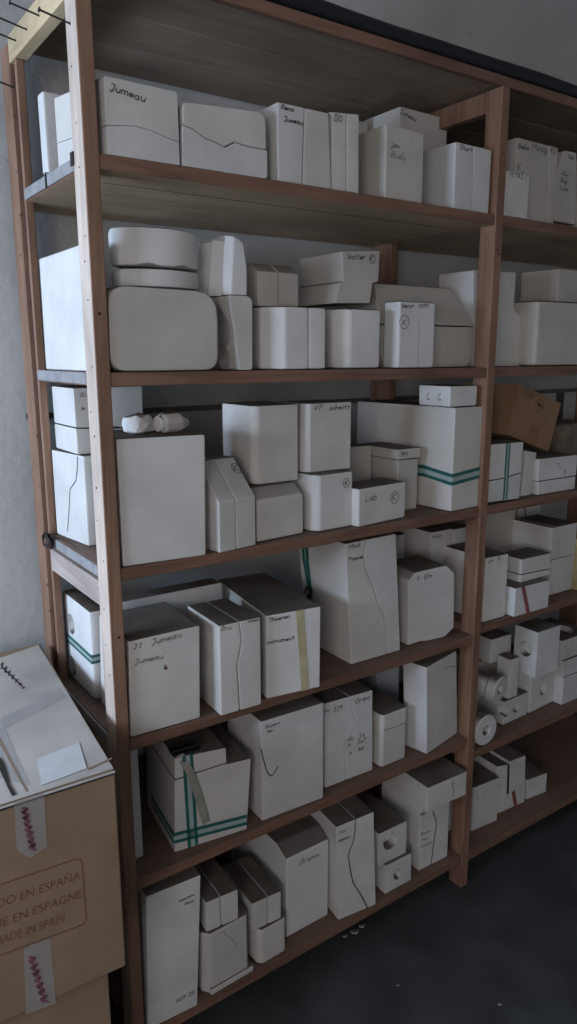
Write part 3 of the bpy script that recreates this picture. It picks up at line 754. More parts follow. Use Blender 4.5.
m = mould('two-part mould with a sloping top and ringed letter, right of the big plain mould', 'a3', (220, 553.3), (256, 545), 461, .13, kind='S', slope=(502.3, .07), seam=[(236.5, 549)], mat=PL, bev=.003)
# ringed letter on the slope
def on_slope(m, letter, cx, cy, r, y0, z0, y1, z1):
    Tl = m.Tm; dz = Vector((0, y1-y0, z1-z0)).normalized(); n = Vector((0, -dz.z, dz.y)); nw = (Tl.to_3x3() @ n)
    p = Tl.inverted() @ on_plane(cx, cy, Tl @ Vector((0, y0, z0)), nw); bm = bmesh.new(); dx = Vector((1, 0, 0))
    pen(bm, [(r*math.cos(k*PI/12), r*1.15*math.sin(k*PI/12)) for k in range(25)], p, dx, dz, n, .0016)
    st, adv = strokes(letter)
    for l in st: pen(bm, [((a-adv/2)*r*.17, (b-3.5)*r*.17) for a, b in l], p, dx, dz, n, .0016)
    finish('handwriting', bm, INK, root_of(m), smooth=False)
zb = m.fp(220, 502.3)[1]; on_slope(m, 'K', 236, 468.5, .011, 0, zb, .07, m.h)
m4f = mould('low mould with a sloping upper front on the third shelf, carrying a tall plain mould', 'a3', (257, 543), (304.2, 533.5), 487, .13, kind='S', slope=(502, .035), bev=.007, mat=PL)
m4g = mould('tall plain mould on top of the low sloping mould on the third shelf', m4f, (258.6, 'Y', .055), (298.8, 'Y', .055), 405.6, .135, mat=PL, kind='T', cham=(.012, .012), bev=.006)
m4h = mould('mould marked only with a ringed letter, below a tall written one on the third shelf', 'a3', (319.2, 532.4), (352.6, 526), 475, .15, kind='T', cham=(.012, .022), bev=.007, mat=PLW,
      text=[('K', (344.6, 485.5), (348, 485))], circ=[(346.2, 483, .010)])
mould('tall mould with a written upper edge, stacked on the mould with the ringed letter', m4h, (309.6, 'Y', .052), (350.8, 'Y', .052), 403.5, .11, mat=PL, kind='T', cham=(.010, .02),
      text=[('V F', (314, 410), (323, 409.5)), ('schmitt', (329, 410), (350, 409))])
mould('low mould on the third shelf with a short word and a ringed letter', 'a3', (358.5, 527.8), (405.3, 517.4), 489, .085, bev=.006, mat=PLW,
      text=[('Lab', (365.5, 502), (377, 499)), ('K', (392, 501), (397, 500))], circ=[(394.6, 497.5, .014)])
mould('plain mould at the back of the third shelf, left of the capped upright mould', 'a3', (346, 'Y', .17), (371, 'Y', .17), 447, .15, mat=PLC)
ml = mould('upright mould with an overhanging cap and tiny writing, beside the long strapped mould', 'a3', (396, 'Y', .085), (416.8, 'Y', .085), 460, .15, mat=PLC)
root_of(ml); bm = box_bm(-.003, ml.w+.004, -.004, ml.d+.002, ml.h+.0008, ml.h+.027); finish('mould_cap', bm, PLC, ml.root, bev=.003)
bm = bmesh.new(); st, adv = strokes('mcv')
for l in st: pen(bm, l, Vector((.008, -.004, ml.h+.012)), Vector((.024/adv, 0, 0)), Vector((0, 0, .0016)), Vector((0, -1, 0)), .0016)
finish('handwriting', bm, INK, ml.root, smooth=False)
m4m = mould('long block mould tied with green and white straps on the third shelf', 'a3', (450.7, 512), (481.5, 506), 407.6, .36, mat=PL, bev=.005)
z_c = m4m.h; zl_ = m4m.fp(481.5, 433)[1]; root_of(m4m); finish('lip', box_bm(m4m.w-.003, m4m.w+.005, .004, m4m.d-.01, zl_, z_c-.004), PL, m4m.root, bev=.002)
zs_ = m4m.fp(450.7, 480)[1]; strap_h(m4m, zs_, .030, .20, sag=-.012, zr=m4m.fp(481, 471.5)[1])
m4m.top = m4m.z + z_c
m = mould('small box-shaped mould with two dimples, lying on the long strapped mould', m4m, (449.8, 'Y', .012), (476.8, 'Y', .012), 386, .11, mat=PLW, bev=.005)
for y in (.035, .075): boolean_local(m.parts[0], cone_bm((0, y, m.h*.45), (1, 0, 0), .009, .005, .010))
# right bay
m5a = mould('strapped two-part mould on the right bay third shelf, green and white strap down its front', 'b3', (488.6, 'Y', .006), (519.7, 'Y', .006), 444, .16, mat=PLW,
      poly=[(488.4, 502.8), (519.7, 498.7), (524, 441.8), (491.5, 444.2)], seam=[(489, 481), (505, 478), (522, 472.6)])
bm = bmesh.new(); P = [Vector((m5a.fp(*p)[0], -.0003, m5a.fp(*p)[1])) for p in ((504.7, 499.5), (508.2, 443.2))]
striped(bm, P, (1, 0, 0), .017, [(0, -1, 0)]*2); finish('strap', bm, [TEAL, MINT], m5a.root, smooth=False)
mould('thin slab mould leaning between the strapped mould and the stacked pair in the right bay', 'b3', (521.5, 'Y', .03), (531, 'Y', .03), 451, .13, poly=[(521.3, 497), (531, 496), (537.2, 452.2), (527.5, 450.9)], mat=PLW)
m5l = mould('lower of two moulds stacked at the right of the right bay third shelf', 'b3', (538, 'Y', .016), (575, 'Y', .016), 481.5, .15, mat=PLW)
m5u = mould('upper of two moulds stacked on the right bay third shelf, with speckled marks', m5l, (538, 'Y', .014), (576.5, 'Y', .014), 459, .15, mat=PLW,
      text=[('7', (557, 468), (559.5, 468)), ('-', (559, 472), (563, 471.5)), ('5', (564, 474), (566.5, 473))])
# tilted carton with a number
zc = m5a.top
TL, TR, BL_, BR_ = (520.3, 383.8), (559.9, 402.3), (507, 434.8), (548.6, 451.6)
YC = .055
c3 = lambda p: on_plane(p[0], p[1], Vector((0, YC, 0)), Vector((0, 1, 0)))
bl, br, tl = c3(BL_), c3(BR_), c3(TL); wv = br-bl; ang = math.atan2(wv.z, wv.x); wc = wv.length; hc = (tl-bl).length
carton = empty('cardboard_carton', bl, (0, -ang, 0)); tag(carton, 'small brown carton with a circled number, tilted on the moulds in the right bay', 'carton')
dpt = .20; finish('carton_body', box_bm(0, wc, 0, dpt, 0, hc), CARDL, carton, bev=.002)
bm = bmesh.new(); st, adv = strokes('FERI')
for l in st: pen(bm, l, Vector((wc*.10, 0, hc*.82)), Vector((wc*.26/adv, 0, 0)), Vector((0, 0, .0026)), Vector((0, -1, 0)), .0018)
cx, cz = wc*.52, hc*.77
pen(bm, [(.017*math.cos(k*PI/12), .017*math.sin(k*PI/12)) for k in range(25)], Vector((cx, 0, cz)), Vector((1, 0, 0)), Vector((0, 0, 1)), Vector((0, -1, 0)), .0016)
for l in strokes('3')[0]: pen(bm, [(b-3.5, 2.2-a) for a, b in l], Vector((cx, 0, cz)), Vector((-.0026, 0, 0)), Vector((0, 0, -.0026)), Vector((0, -1, 0)), .004)
finish('printed_marks', bm, INK, carton, smooth=False)
bm = box_bm(wc*.47, wc*.66, -.001, -.0003, .002, hc*.36); finish('tape', bm, CARDD, carton)
mould('brownish wrapped block at the back of the right bay third shelf, right of the carton', 'b3', (556, 'Y', .20), (592, 'Y', .20), 424, .12, name='wrapped_block', cat='block', group=None, mat=plain('sacking', (0.22, 0.175, 0.135), .9, .3, 25), bev=.02)

# ================================================================== SHELF 4
m6a = mould('mould with two round holes and a green strap, left end of the fourth shelf', 'a4', (94.5, 'Y', .206), (110, 'Y', .206), 612, .187, mat=PLW, bev=.008)
Li = m6a.Tm.inverted()
def lpt(m, px, py):
    q = m.Tm.inverted() @ on_plane(px, py, m.Tm @ Vector((0, 0, 0)), m.Tm.to_3x3() @ Vector((1, 0, 0))); return q.y, q.z
for px, py in ((71, 624), (72.5, 666)):
    y, z = lpt(m6a, px, py); boolean_local(m6a.parts[0], cone_bm((0, y, z), (1, 0, 0), .024, .016, .03))
y, z = lpt(m6a, 95.5, 663); strap_h(m6a, z, .020, .16)
m6b = mould('mould with two written lines and a brown spot on the fourth shelf', 'a4', (130.4, 737.8), (200.3, 718), 641, .182, mat=PL, bev=.004, poly=[(130.2, 738.2), (200.5, 718.2), (200, 625.3), (128.5, 641.5)],
      text=[('J J', (134, 648.5), (142, 646.5), 0, .0013), ('Jumeau', (152, 644.5), (182, 636.5), 0, .0013), ('Jumeau', (135, 664), (164, 658), 0, .0013)], pencil=False)
x, z = m6b.fp(165.5, 668); bm = bmesh.new(); tube(bm, [(x, -.0008, z), (x, 0, z)], .0042, 9); tube(bm, [(x-.001, -.0007, z+.006), (x-.001, 0, z+.006)], .0016, 7); finish('brown_spot', bm, INKR, m6b.root)
mould('wide low mould at the back of the fourth shelf, only its pale upper edge showing', 'a4', (122, 'Y', .206), (224, 'Y', .206), 603, .05, mat=PL)
m = mould('two-part mould with a wavy vertical seam, left of the yellow-taped one', 'a4', (221, 716.4), (261.8, 704.5), 626, .155, mat=PL,
      seam=[(240, 710), (239, 690), (237.4, 665.7), (242, 640), (239, 621.3)], text=[('Bru', (221, 630.5), (232, 629), 0, .0012), ('mmm', (247.5, 622.5), (259, 621), 0, .0012)])
m6d = mould('mould with yellow tape down its front and dusty top on the fourth shelf', 'a4', (266.7, 699), (320, 687), 616, .30, mat=PLW, bev=.003,
      text=[('Thoenen', (269, 622), (290, 617.5)), ('monument', (267, 644.5), (295, 639))])
band(m6d, 'tape', [(305, 690), (299.5, 610)], .019, YTAPE)
m6e = mould('tall mould with a stepped seam and green straps hanging on its left side', 'a4', (351, 665), (400.5, 650.5), 544, .20, mat=PL, bev=.004, poly=[(351, 665.3), (400.6, 650.8), (396.3, 533.4), (345.3, 543.8)],
      seam=[(387, 655), (386.5, 630), (383.6, 613.4), (379, 606.6), (372.4, 584), (366, 570), (364, 555), (367, 539)],
      text=[('Mod', (349.5, 549), (360, 546.5)), ('Popsie', (349, 561), (363, 558))])
# hanging straps on the left side, knotted
fl_ = m6e.fp(345.3, 543.8)[0]; xl = lambda z: fl_*z/m6e.h - .0004
bm = bmesh.new(); y0, zt = lpt(m6e, 311.5, 549); y1, zk = lpt(m6e, 314, 592)
for off in (-.010, .010):
    P = [(xl(m6e.h), y0+off, m6e.h-.001), (xl((m6e.h+zk)/2), y0+off*.8, (m6e.h+zk)/2), (xl(zk), y1+off*.3, zk)]
    ribbon(bm, P, (0, 1, 0), .010, .002, [(-1, 0, 0)]*3, 0)
ribbon(bm, [(xl(m6e.h), y0, m6e.h-.001), (xl(zk), y1, zk)], (0, 1, 0), .009, .0015, [(-1, 0, 0)]*2, 1)
finish('strap', bm, [TEAL, MINT], root_of(m6e), smooth=False)
bm = bmesh.new()
for k in range(6):
    tube(bm, [(xl(zk)-.006-.004*math.sin(t+k), y1+.014*math.cos(t*1.2+k), zk-.005+.022*math.sin(t+.6*k)) for t in [i*.5 for i in range(12)]], .0022, 6)
finish('buckle', bm, BLACK, m6e.root)
m = mould('octagonal rounded mould on the fourth shelf with a faint word, notched underneath', 'a4', (407.5, 646), (444.8, 637.4), 572, .125, mat=PL, bev=.005,
      poly=[(407.5, 646), (417.5, 643), (421, 641.5), (425, 643.5), (444.8, 637.4), (454.3, 628), (455.2, 573), (446.5, 565.2), (416, 572.4), (408, 581)], text=[('V', (416.5, 581), (420, 580.3)), ('Em', (424, 579), (432, 577.3))])
mould('mould with a small word at the back, behind the octagonal mould on the fourth shelf', 'a4', (428.5, 'Y', .17), (449, 'Y', .17), 532.5, .18, mat=PL, text=[('majo', (432.5, 538), (441.5, 536.5))])
mould('plain mould at the back of the fourth shelf, half behind the middle post', 'a4', (449.8, 'Y', .17), (467.5, 'Y', .17), 529.5, .18, mat=PL)
mould('sliver of a mould at the back, right of the tall stepped-seam mould', 'a4', (391, 'Y', .25), (403, 'Y', .25), 536, .10, mat=PL)
m6h = mould('upright mould just right of the middle post on the fourth shelf, lettered near the top', 'b4', (482.5, 'Y', .012), (505.3, 'Y', .010), 558, .19, mat=PLW, bev=.005, text=[('ch', (488, 563.5), (493, 562)), ('V.', (497, 561), (502, 559.5))])
yl, zl = lpt(m6h, 444, 561); y2, z2 = lpt(m6h, 451, 562); st, adv = strokes('V6'); bm = bmesh.new()
for l in st: pen(bm, l, Vector((0, yl, zl)), Vector((0, (y2-yl)/adv, (z2-zl)/adv)), Vector((0, 0, .0028)), Vector((-1, 0, 0)), .0016)
finish('handwriting', bm, INK, m6h.root, smooth=False)
# right bay
m7l = mould('lower of two moulds stacked on the right bay fourth shelf, with a red tape strip', 'b4', (513.8, 617.5), (548.4, 607.3), 588.5, .10, mat=PLW)
band(m7l, 'tape', [(528, 613), (525.5, 600), (522.8, 586.5)], .014, RTAPE)
mould('upper of two moulds stacked on the right bay fourth shelf, above the red tape', m7l, (520.5, 'Y', .013), (549.6, 'Y', .013), 559.5, .085, mat=PLW, seam=[(521, 575), (549.5, 569)])
m7b = mould('tall lower block on the right bay fourth shelf, under a block with an arch', 'b4', (548.5, 'Y', .052), (574, 'Y', .052), 560.5, .15, mat=PLW)
m7c = mould('block with an arched hollow in its left side, topping a stack in the right bay', m7b, (550.2, 'Y', .050), (575.3, 'Y', .050), 528, .15, mat=PL, seam=[(561.5, 556.5), (559.5, 540), (557, 524.5)])
yl, zl = lpt(m7c, 533, 552); bm = cone_bm((0, yl, .0), (1, 0, 0), .042, .042, .03); boolean_local(m7c.parts[1], bm)
mould('bulky pale mould at the back of the right bay fourth shelf, behind the upright one', 'b4', (480, 'Y', .20), (514, 'Y', .20), 500, .16, mat=PLC, bev=.02)
mould('pale mould with a dark stripe at the back of the right bay fourth shelf', 'b4', (515, 'Y', .27), (537, 'Y', .27), 500, .14, mat=PL, lines=[([(524, 505), (526, 520)], .006)])
mould('yellowed card box at the right edge of the right bay fourth shelf', 'b4', (577.3, 'Y', .03), (600, 'Y', .03), 540, .18, mat=YBOX, name='card_box', cat='box', group=None)

# ================================================================== SHELF 5
mould('narrow mould half hidden behind the left post on the fifth shelf', 'a5', (121.5, 'Y', .062), (144, 'Y', .062), 741, .20, mat=PL)
m8b = mould('square mould tied with crossed green straps, leftmost in front on the fifth shelf', 'a5', (174.7, 852.5), (246.8, 829), 760, .20, mat=PL, bev=.004,
      poly=[(174.7, 852.5), (246.8, 829), (250.9, 758.5), (227.2, 764.3), (226.4, 747.6), (174.7, 758.5)], seam=[(174.7, 780.4), (200, 772), (227.3, 763.2)])
strap_h(m8b, m8b.fp(174.7, 838)[1], .026, .15, zr=m8b.fp(248, 819)[1])
xs0 = m8b.fp(193, 848)[0]; xs1 = m8b.fp(187.5, 756)[0]; strap_v(m8b, xs0, xs1, .024, h=m8b.fp(187.5, 755.5)[1])
bm = bmesh.new(); P = [(m8b.fp(px, py, -.006)[0], -.006, m8b.fp(px, py, -.006)[1]) for px, py in ((181, 748), (190, 772), (198, 795), (206, 823))]
P[0] = (P[0][0], .004, m8b.fp(182, 757)[1]+.004); ribbon(bm, P, (1, 0, .25), .017, .0014, [(0, -1, 0)]*4); o = finish('strap_end', bm, BEIGE, m8b.root, smooth=False); o['label'] = 'loose beige strap end hanging down the front'
bm = bmesh.new(); zt = m8b.fp(182, 757)[1]+.001
box_bm(xs1-.03, xs1+.03, .006, .040, zt, zt+.004, bm); tube(bm, [(xs1-.035, .012, zt+.009), (xs1+.04, .014, zt+.010)], .003, 6); tube(bm, [(xs1-.03, .034, zt+.008), (xs1+.035, .036, zt+.009)], .003, 6)
tube(bm, [(xs1-.03, .012, zt+.009), (xs1-.03, .034, zt+.008)], .0025, 6); finish('buckle', bm, BLACK, m8b.root)
m8c = mould('large mould with a bent crack and small writing, right of the strapped one', 'a5', (261.9, 821.5), (323.4, 798), 722, .17, mat=PL, bev=.003,
      text=[('Bayern', (265.5, 728.5), (280, 723.5), 0, .0013), ('Rex', (267, 733), (273, 731), 0, .0013)], lines=[([(260.8, 749), (263, 758), (266.6, 771.5), (270.8, 776.5), (274, 773), (277.7, 766.5)], .0028)])
m = mould('two-part mould on the fifth shelf with bold numbers and a curving seam', 'a5', (324.8, 788.5), (372.8, 770), 704, .16, mat=PLW, bev=.003,
      poly=[(324.8, 788.5), (372.8, 770), (372.8, 689.9), (324, 703.8)], seam=[(345.6, 781), (345, 760), (344, 745), (352, 735), (355.6, 722), (352, 710), (350, 696.6)],
      text=[('M', (325, 714), (329.5, 712.8)), ('329', (333, 712.3), (342.5, 709.3)), ('Oreo', (355, 704.5), (370.5, 698.5)), ('sh', (348, 741), (353, 740)), ('34', (358, 739), (365, 736.5)), ('P', (347.5, 747.5), (350.5, 746.8)), ('347', (357, 744.5), (366, 741.5)), ('n', (349, 754.5), (352, 753.8)), ('105', (358, 751.5), (364, 749))])
m = mould('small mould with a ledge-like seam, right of the one with bold numbers', 'a5', (382.9, 767.2), (406.3, 757), 715.3, .12, mat=PL, kind='T', cham=(.006, .006), rnd=[.006, .012, .01, .01, .01], bev=.003)
band(m, 'seam_line', [(383, 730.5), (394, 727), (406.8, 722)], .0022, INKG)
m8f = mould('tall angular mould turned sideways on the fifth shelf, by the middle post', 'a5', (426.7, 754.5), (457.5, 733), 668, .075, mat=PLW, bev=.003,
      poly=[(426.7, 754.5), (457.5, 733), (456.6, 650.5), (426.7, 667.6)], kind='F', text=(), lines=[([(443, 671), (447, 666.5), (452, 666), (456, 667)], .0014)])
mould('pale bluish mould at the back of the fifth shelf, behind the small ledged one', 'a5', (376, 'Y', .20), (399, 'Y', .20), 672, .12, mat=PLB, bev=.008)
mould('dusty mould at the back of the fifth shelf, behind the strapped one', 'a5', (178, 'Y', .255), (224, 'Y', .255), 742, .14, mat=PLC)

# right bay: fifth shelf, small parts with holes
def ring_roll(label, c, axis, r, rin, ln, name='ring_mould'):
    """short plaster roll with a hole through its flat end"""
    ax = Vector(axis).normalized(); a = ax.cross(Vector((0, 0, 1))).normalized(); b = a.cross(ax); N = 32; bm = bmesh.new(); rings = []
    for t, q in ((.07, rin*.9), (.002, rin), (0, rin+.002), (0, r-.003), (.003, r), (ln*.3, r), (ln*.36, r*.86), (ln, r*.80), (ln, .001)):
        rings.append([bm.verts.new(ax*t + (a*math.cos(2*PI*k/N)+b*math.sin(2*PI*k/N))*q) for k in range(N)])
    for q, w_ in zip(rings, rings[1:]):
        for k in range(N): bm.faces.new((q[k], q[(k+1) % N], w_[(k+1) % N], w_[k]))
    bm.faces.new(rings[0]); o = finish(name, bm, PLW); o.location = c; tag(o, label, 'mould', 'small moulds with holes in the right bay'); return o
zb5 = SB['b5']
cR = at_y(486.5, .004, zb5+.048); ring_roll('lower roll-shaped mould with a dark hole, on the shelf beside the middle post', Vector((cR.x, .004, zb5+.0475)), (0, 1, 0), .0465, .015, .11)
cR = at_y(500, .030, zb5+.13); zc_ = z_at(690, cR.x, .030); ring_roll('upper flanged roll-shaped mould with a dark hole, lying on the lower roll', Vector((cR.x, .030, zc_)), (-.25, .95, .08), .042, .013, .09)
SG = 'small moulds with holes in the right bay'
m10e = mould('low block with two round holes, on the right bay fifth shelf', 'b5', (503, 725.5), (527, 714.5), 702, .12, mat=PLW, holes=((506.3, 711, .020, .03, .8), (516, 706.5, .020, .03, .8)), group=SG)
mbk = mould('plain mould standing behind the roll-shaped ones on the right bay fifth shelf', 'b5', (474, 'Y', .15), (500, 'Y', .15), 662, .10, mat=PLC, group=SG)
mould('small block with a hole in its left side, topping the pile beside the middle post', mbk, (490, 'Y', .115), (510.8, 'Y', .115), 640, .10, mat=PLW, group=SG)
m10t = mould('small upright mould above the block with two holes in the right bay', m10e, (508, 'Y', .055), (517.5, 'Y', .055), 660, .05, mat=PLW, group=SG)
m10lo = mould('lower of two blocks with a round hole each, on the right bay fifth shelf', 'b5', (529.3, 713.5), (554, 701), 671, .10, mat=PLW, holes=((543.2, 686.5, .030, .035, .62),), group=SG)
m10u = mould('upper of two hole-pierced blocks in the right bay, with the hole in its left side', m10lo, (534.8, 'Y', .012), (557.6, 'Y', .012), 632.5, .085, mat=PLW, group=SG)
yl, zl = lpt(m10u, 525, 649); boolean_local(m10u.parts[0], cone_bm((0, yl, zl), (1, 0, 0), .024, .018, .03))
m10r = mould('lowest of three slabs stacked at the right edge of the right bay fifth shelf', 'b5', (561.5, 'Y', .030), (590, 'Y', .030), 678, .16, mat=PLW, group=SG)
m10s = mould('middle of three slabs stacked at the right edge of the right bay fifth shelf', m10r, (562, 'Y', .030), (590, 'Y', .030), 661.5, .16, mat=PLW, group=SG)
m10v = mould('topmost of three slabs stacked in the right bay, with a dark hollow on top', m10s, (561, 'Y', .034), (590, 'Y', .034), 641, .16, mat=PL, group=SG)
bm = cone_bm((m10v.w*.5, .07, m10v.h), (0, 0, -1), .045, .03, .02); boolean_local(m10v.parts[0], bm)

# ================================================================== SHELF 6
mould('tall narrow mould at the left end of the bottom shelf, written at top and bottom', 'a6', (148, 1030), (197.4, 1005.5), 897, .16, mat=PLW, bev=.003, poly=[(148, 1030), (197.6, 1006), (200.9, 874.8), (146, 897)],
      text=[('Duponzone', (179, 902), (194, 895), 0, .0013), ('Rosa', (184.5, 905.5), (194, 901), 0, .0013), ('S09', (176, 1003), (186, 997.5)), ('22', (188.5, 996), (194.5, 993))])
m9b = mould('squat rounded mould on the bottom shelf under a split block, left of two such stacks', 'a6', (211.8, 994.5), (251.5, 971), 934, .14, mat=PL, kind='T', cham=(.016, .02), chr_=(.01, .02), bev=.006, lines=[([(214, 938), (224, 930), (226, 936), (234, 940), (236, 948)], .0008)])
mould('split block lying on the left squat mould on the bottom shelf', m9b, (206.3, 'Y', .012), (239, 'Y', .006), 903, .16, mat=PL, bev=.005, seam=[(221.5, 915), (220, 893)])
root_of(m9b); finish('mould_base', box_bm(-.004, m9b.w+.004, -.004, m9b.d, .0005, .018), PL, m9b.root, bev=.004)
m9d = mould('squat rounded mould on the bottom shelf under a split block, right of two such stacks', 'a6', (262.5, 965), (287.3, 950), 930, .13, mat=PL, kind='T', cham=(.010, .014), chr_=(.006, .012), bev=.006)
mould('split block of two pieces lying on the right squat mould on the bottom shelf', m9d, (252.3, 'Y', .016), (281.2, 'Y', .012), 904, .16, mat=PL, bev=.004, seam=[(268, 912), (268, 894)])
m9e = mould('large mould with a dusty sloping top and one word on the bottom shelf', 'a6', (286.5, 938), (328, 915), 843, .27, mat=PLW, kind='S', slope=(860, .045), bev=.004,
      text=[('Brehm', (300, 864.5), (319.5, 856))])
mould('two-part mould with a dark crooked seam, right of the dusty sloping one', 'a6', (338.3, 920.5), (376, 904.5), 828, .17, mat=PLW, bev=.003,
      poly=[(338.3, 920.5), (376, 904.5), (374, 811.7), (336.2, 827.3)], seam=[(367.4, 907), (360, 893), (353, 883), (350, 868), (348, 854.6), (354.4, 839), (355.7, 818)], lines=[([(367.2, 906), (360, 893), (353, 883), (350, 868), (348, 854.6), (354.4, 839), (355.7, 819)], .0022)],
      text=[('Sim', (339, 834), (346, 831), 0, .0013), ('Schwarz', (338.5, 842), (350, 837))])
mlo = mould('lower of two small blocks with a hole, stacked on the bottom shelf', 'a6', (385, 894.5), (411.2, 880), 866, .12, mat=PLW, holes=((397.3, 874, .017, .03, .8),), bev=.003)
mould('upper of two small blocks with a round hole, stacked on the bottom shelf', mlo, (378.3, 'Y', .022), (406.3, 'Y', .020), 834, .20, mat=PLW, holes=((390.3, 841, .025, .035, 1),), bev=.003)
m9i = mould('written two-part mould with a thick dark seam, under a long block', 'a6', (418.7, 871.3), (447.4, 856.5), 800.5, .17, mat=PLW, bev=.003,
      seam=[(431, 866), (434, 840), (436.8, 823), (432, 806), (432, 797)], lines=[([(431, 864.5), (434, 840), (436.8, 823), (433, 812)], .003)], text=[('Ber', (420.5, 815.5), (426, 814)), ('Brehm', (420.5, 836), (431, 831.5), 0, .0013), ('May', (421.5, 841), (428, 838.5), 0, .0013), ('Couzy', (420.5, 848.5), (432.5, 842), 0, .0013)])
m = mould('long block lying across the written mould at the right of the bottom shelf', m9i, (427, 'Y', -.022), (466, 'Y', -.028), 788, .24, mat=PL, bev=.003, lines=[([(452.7, 779), (452.3, 786), (453.5, 789), (452.8, 796)], .0018), ([(451.5, 784), (454.5, 783)], .0016)])
mould('narrow mould at the back of the bottom shelf, beside the middle post', 'a6', (447.5, 'Y', .10), (456, 'Y', .10), 803, .10, mat=PL)
# right bay
m = mould('mould with small marks just right of the middle post on the bottom shelf', 'b6', (471.2, 832), (497.3, 820.5), 788, .20, mat=PLW, lines=[([(477.5, 792), (477, 796)], .0016), ([(477.3, 798), (478, 801)], .0018), ([(484, 794.6), (485, 795.2)], .003)])
m = mould('mould with a dark vertical stripe and red tape, in the right bay bottom shelf', 'b6', (498.2, 814), (525, 802), 766.5, .17, mat=PLW, poly=[(498.2, 814), (525, 802), (526, 755.2), (510, 761.5), (509.5, 764.5), (497, 766.5)])
band(m, 'tape', [(507.5, 794), (508.5, 764.5)], .0085, DTAPE_GAP, label='dark tape'); band(m, 'tape', [(515.5, 806), (513, 791)], .014, RTAPE, label='red tape')
m = mould('small speckled mould, rightmost on the right bay bottom shelf', 'b6', (526.6, 800), (546.3, 792), 780, .15, mat=PLW)
bm = bmesh.new()
for px, py in ((536, 782), (542, 779), (535, 787), (534, 795), (541, 790), (545, 788), (531, 784)):
    x, z = m.fp(px, py); tube(bm, [(x, -.0006, z), (x, .0002, z)], .0022, 7)
finish('dark_speck', bm, INKG, root_of(m), smooth=False)

# ================================================================== CARTONS ON THE FLOOR, LEFT
def carton_box(name, label, FL, FR, BR, BL, z0, z1s, mat):
    """hexahedron with slightly uneven top: corners in plan, base height, top heights"""
    root = empty(name, ((FL[0]+FR[0])/2, (FL[1]+BL[1])/2, z0)); tag(root, label, 'cardboard box'); o = Vector(root.location); bm = bmesh.new()
    cs = [FL, FR, BR, BL]; lo_ = [bm.verts.new((c[0]-o.x, c[1]-o.y, 0)) for c in cs]; hi_ = [bm.verts.new((c[0]-o.x, c[1]-o.y, z-z0)) for c, z in zip(cs, z1s)]
    bm.faces.new(lo_); bm.faces.new(hi_)
    for k in range(4): bm.faces.new((lo_[k], lo_[(k+1) % 4], hi_[(k+1) % 4], hi_[k]))
    finish('carton_body', bm, mat, root, bev=.004); return root, o
zA = .86
FR = ground(115, 770, zA); FLp = ground(0, 806, zA); dv = (FLp-FR).normalized(); FL = FR + dv*.56
BR = ground(40, 643, .885); BL = Vector((FL.x+.05, BR.y-.01, 0)); BR = Vector((BR.x, min(BR.y, .42), 0)); BL.y = min(BL.y, .43)
zbm = z_at(966, FR.x, FR.y)
FR2, BR2 = Vector((FR.x, FR.y, 0)), Vector((BR.x, BR.y, 0))
big, bo = carton_box('cardboard_box', 'large upper cardboard box at lower left with red printed lettering and a dusty top', FL, FR2, BR2, BL, zbm, (zA, zA, .885, .885), CARD)
sh = Vector((-.03, .0, 0))
zlow = zbm-.0015
low, lo_o = carton_box('cardboard_box', 'lower cardboard box under the printed one at lower left', FL+sh, FR2+sh+Vector((0, .01, 0)), BR2+sh, BL+sh, 0.0, (zlow,)*4, CARD)
fn = Vector((dv.y, -dv.x, 0)); fn = fn if fn.y < 0 else -fn       # outward normal of its front
def bf(px, py, lift=.0006): return on_plane(px, py, FR2+fn*lift, fn) - bo
def quad(name, pts, mat, label=None, parent=big, fnc=None):
    bm = bmesh.new(); vs = [bm.verts.new((fnc or bf)(*p)) for p in pts]; r_ = bmesh.ops.extrude_face_region(bm, geom=[bm.faces.new(vs)])
    d = fn*.0004 if fnc is None else Vector((0, 0, .0004))
    for v in r_['geom']:
        if isinstance(v, bmesh.types.BMVert): v.co += d
    o = finish(name, bm, mat, parent, smooth=False)
    if label: o['label'] = label
    return o
# top sheet: plane through the uneven top
tn = (Vector((BR.x, BR.y, .885))-Vector((FR.x, FR.y, zA))).cross(Vector((FL.x, FL.y, zA))-Vector((FR.x, FR.y, zA))).normalized()
if tn.z < 0: tn = -tn
def tf(px, py, lift=.0012): return on_plane(px, py, Vector((FR.x, FR.y, zA))+tn*lift, tn) - bo
quad('carton_flap', [(-40, 672), (38.5, 645), (113.5, 768.5), (-40, 818)], CARDT, label='dusty greyish top flaps', fnc=lambda a, b: tf(a, b, .0008))
quad('paper_label', [(41.7, 785.3), (37, 759.4), (79, 742.5), (86.7, 768.4)], PAPER, label='blank white paper label', fnc=lambda a, b: tf(a, b, .0022))
quad('tape', [(0, 731), (0, 719), (58, 689), (66, 696)], TAPE, fnc=lambda a, b: tf(a, b, .002)); quad('tape', [(-30, 770), (-25, 735), (4, 727), (30, 786)], TAPE, fnc=lambda a, b: tf(a, b, .0016))
quad('torn_gap', [(-1, 768), (0, 757), (4, 763), (7, 772), (10, 785), (16, 794.5), (12, 796), (6, 784)], HOLE, label='dark torn gap', fnc=lambda a, b: tf(a, b, .0026))
quad('flap_seam', [(-5, 735), (26, 792), (27.5, 791.5), (-3, 733)], CARD, fnc=lambda a, b: tf(a, b, .0019)); quad('flap_seam', [(88, 768.5), (112, 757.5), (112, 759), (88, 770)], CARD, fnc=lambda a, b: tf(a, b, .0019))
def scribble(name, fnc, pts, w_, n, mat, parent=big):
    bm = bmesh.new(); P = [fnc(*p) for p in pts]
    for a, b in zip(P, P[1:]):
        t = (b-a).normalized(); s = t.cross(n).normalized()*w_/2; bm.faces.new([bm.verts.new(v) for v in (a-s, b-s, b+s, a+s)])
    return finish(name, bm, mat, parent, smooth=False)
zz = []
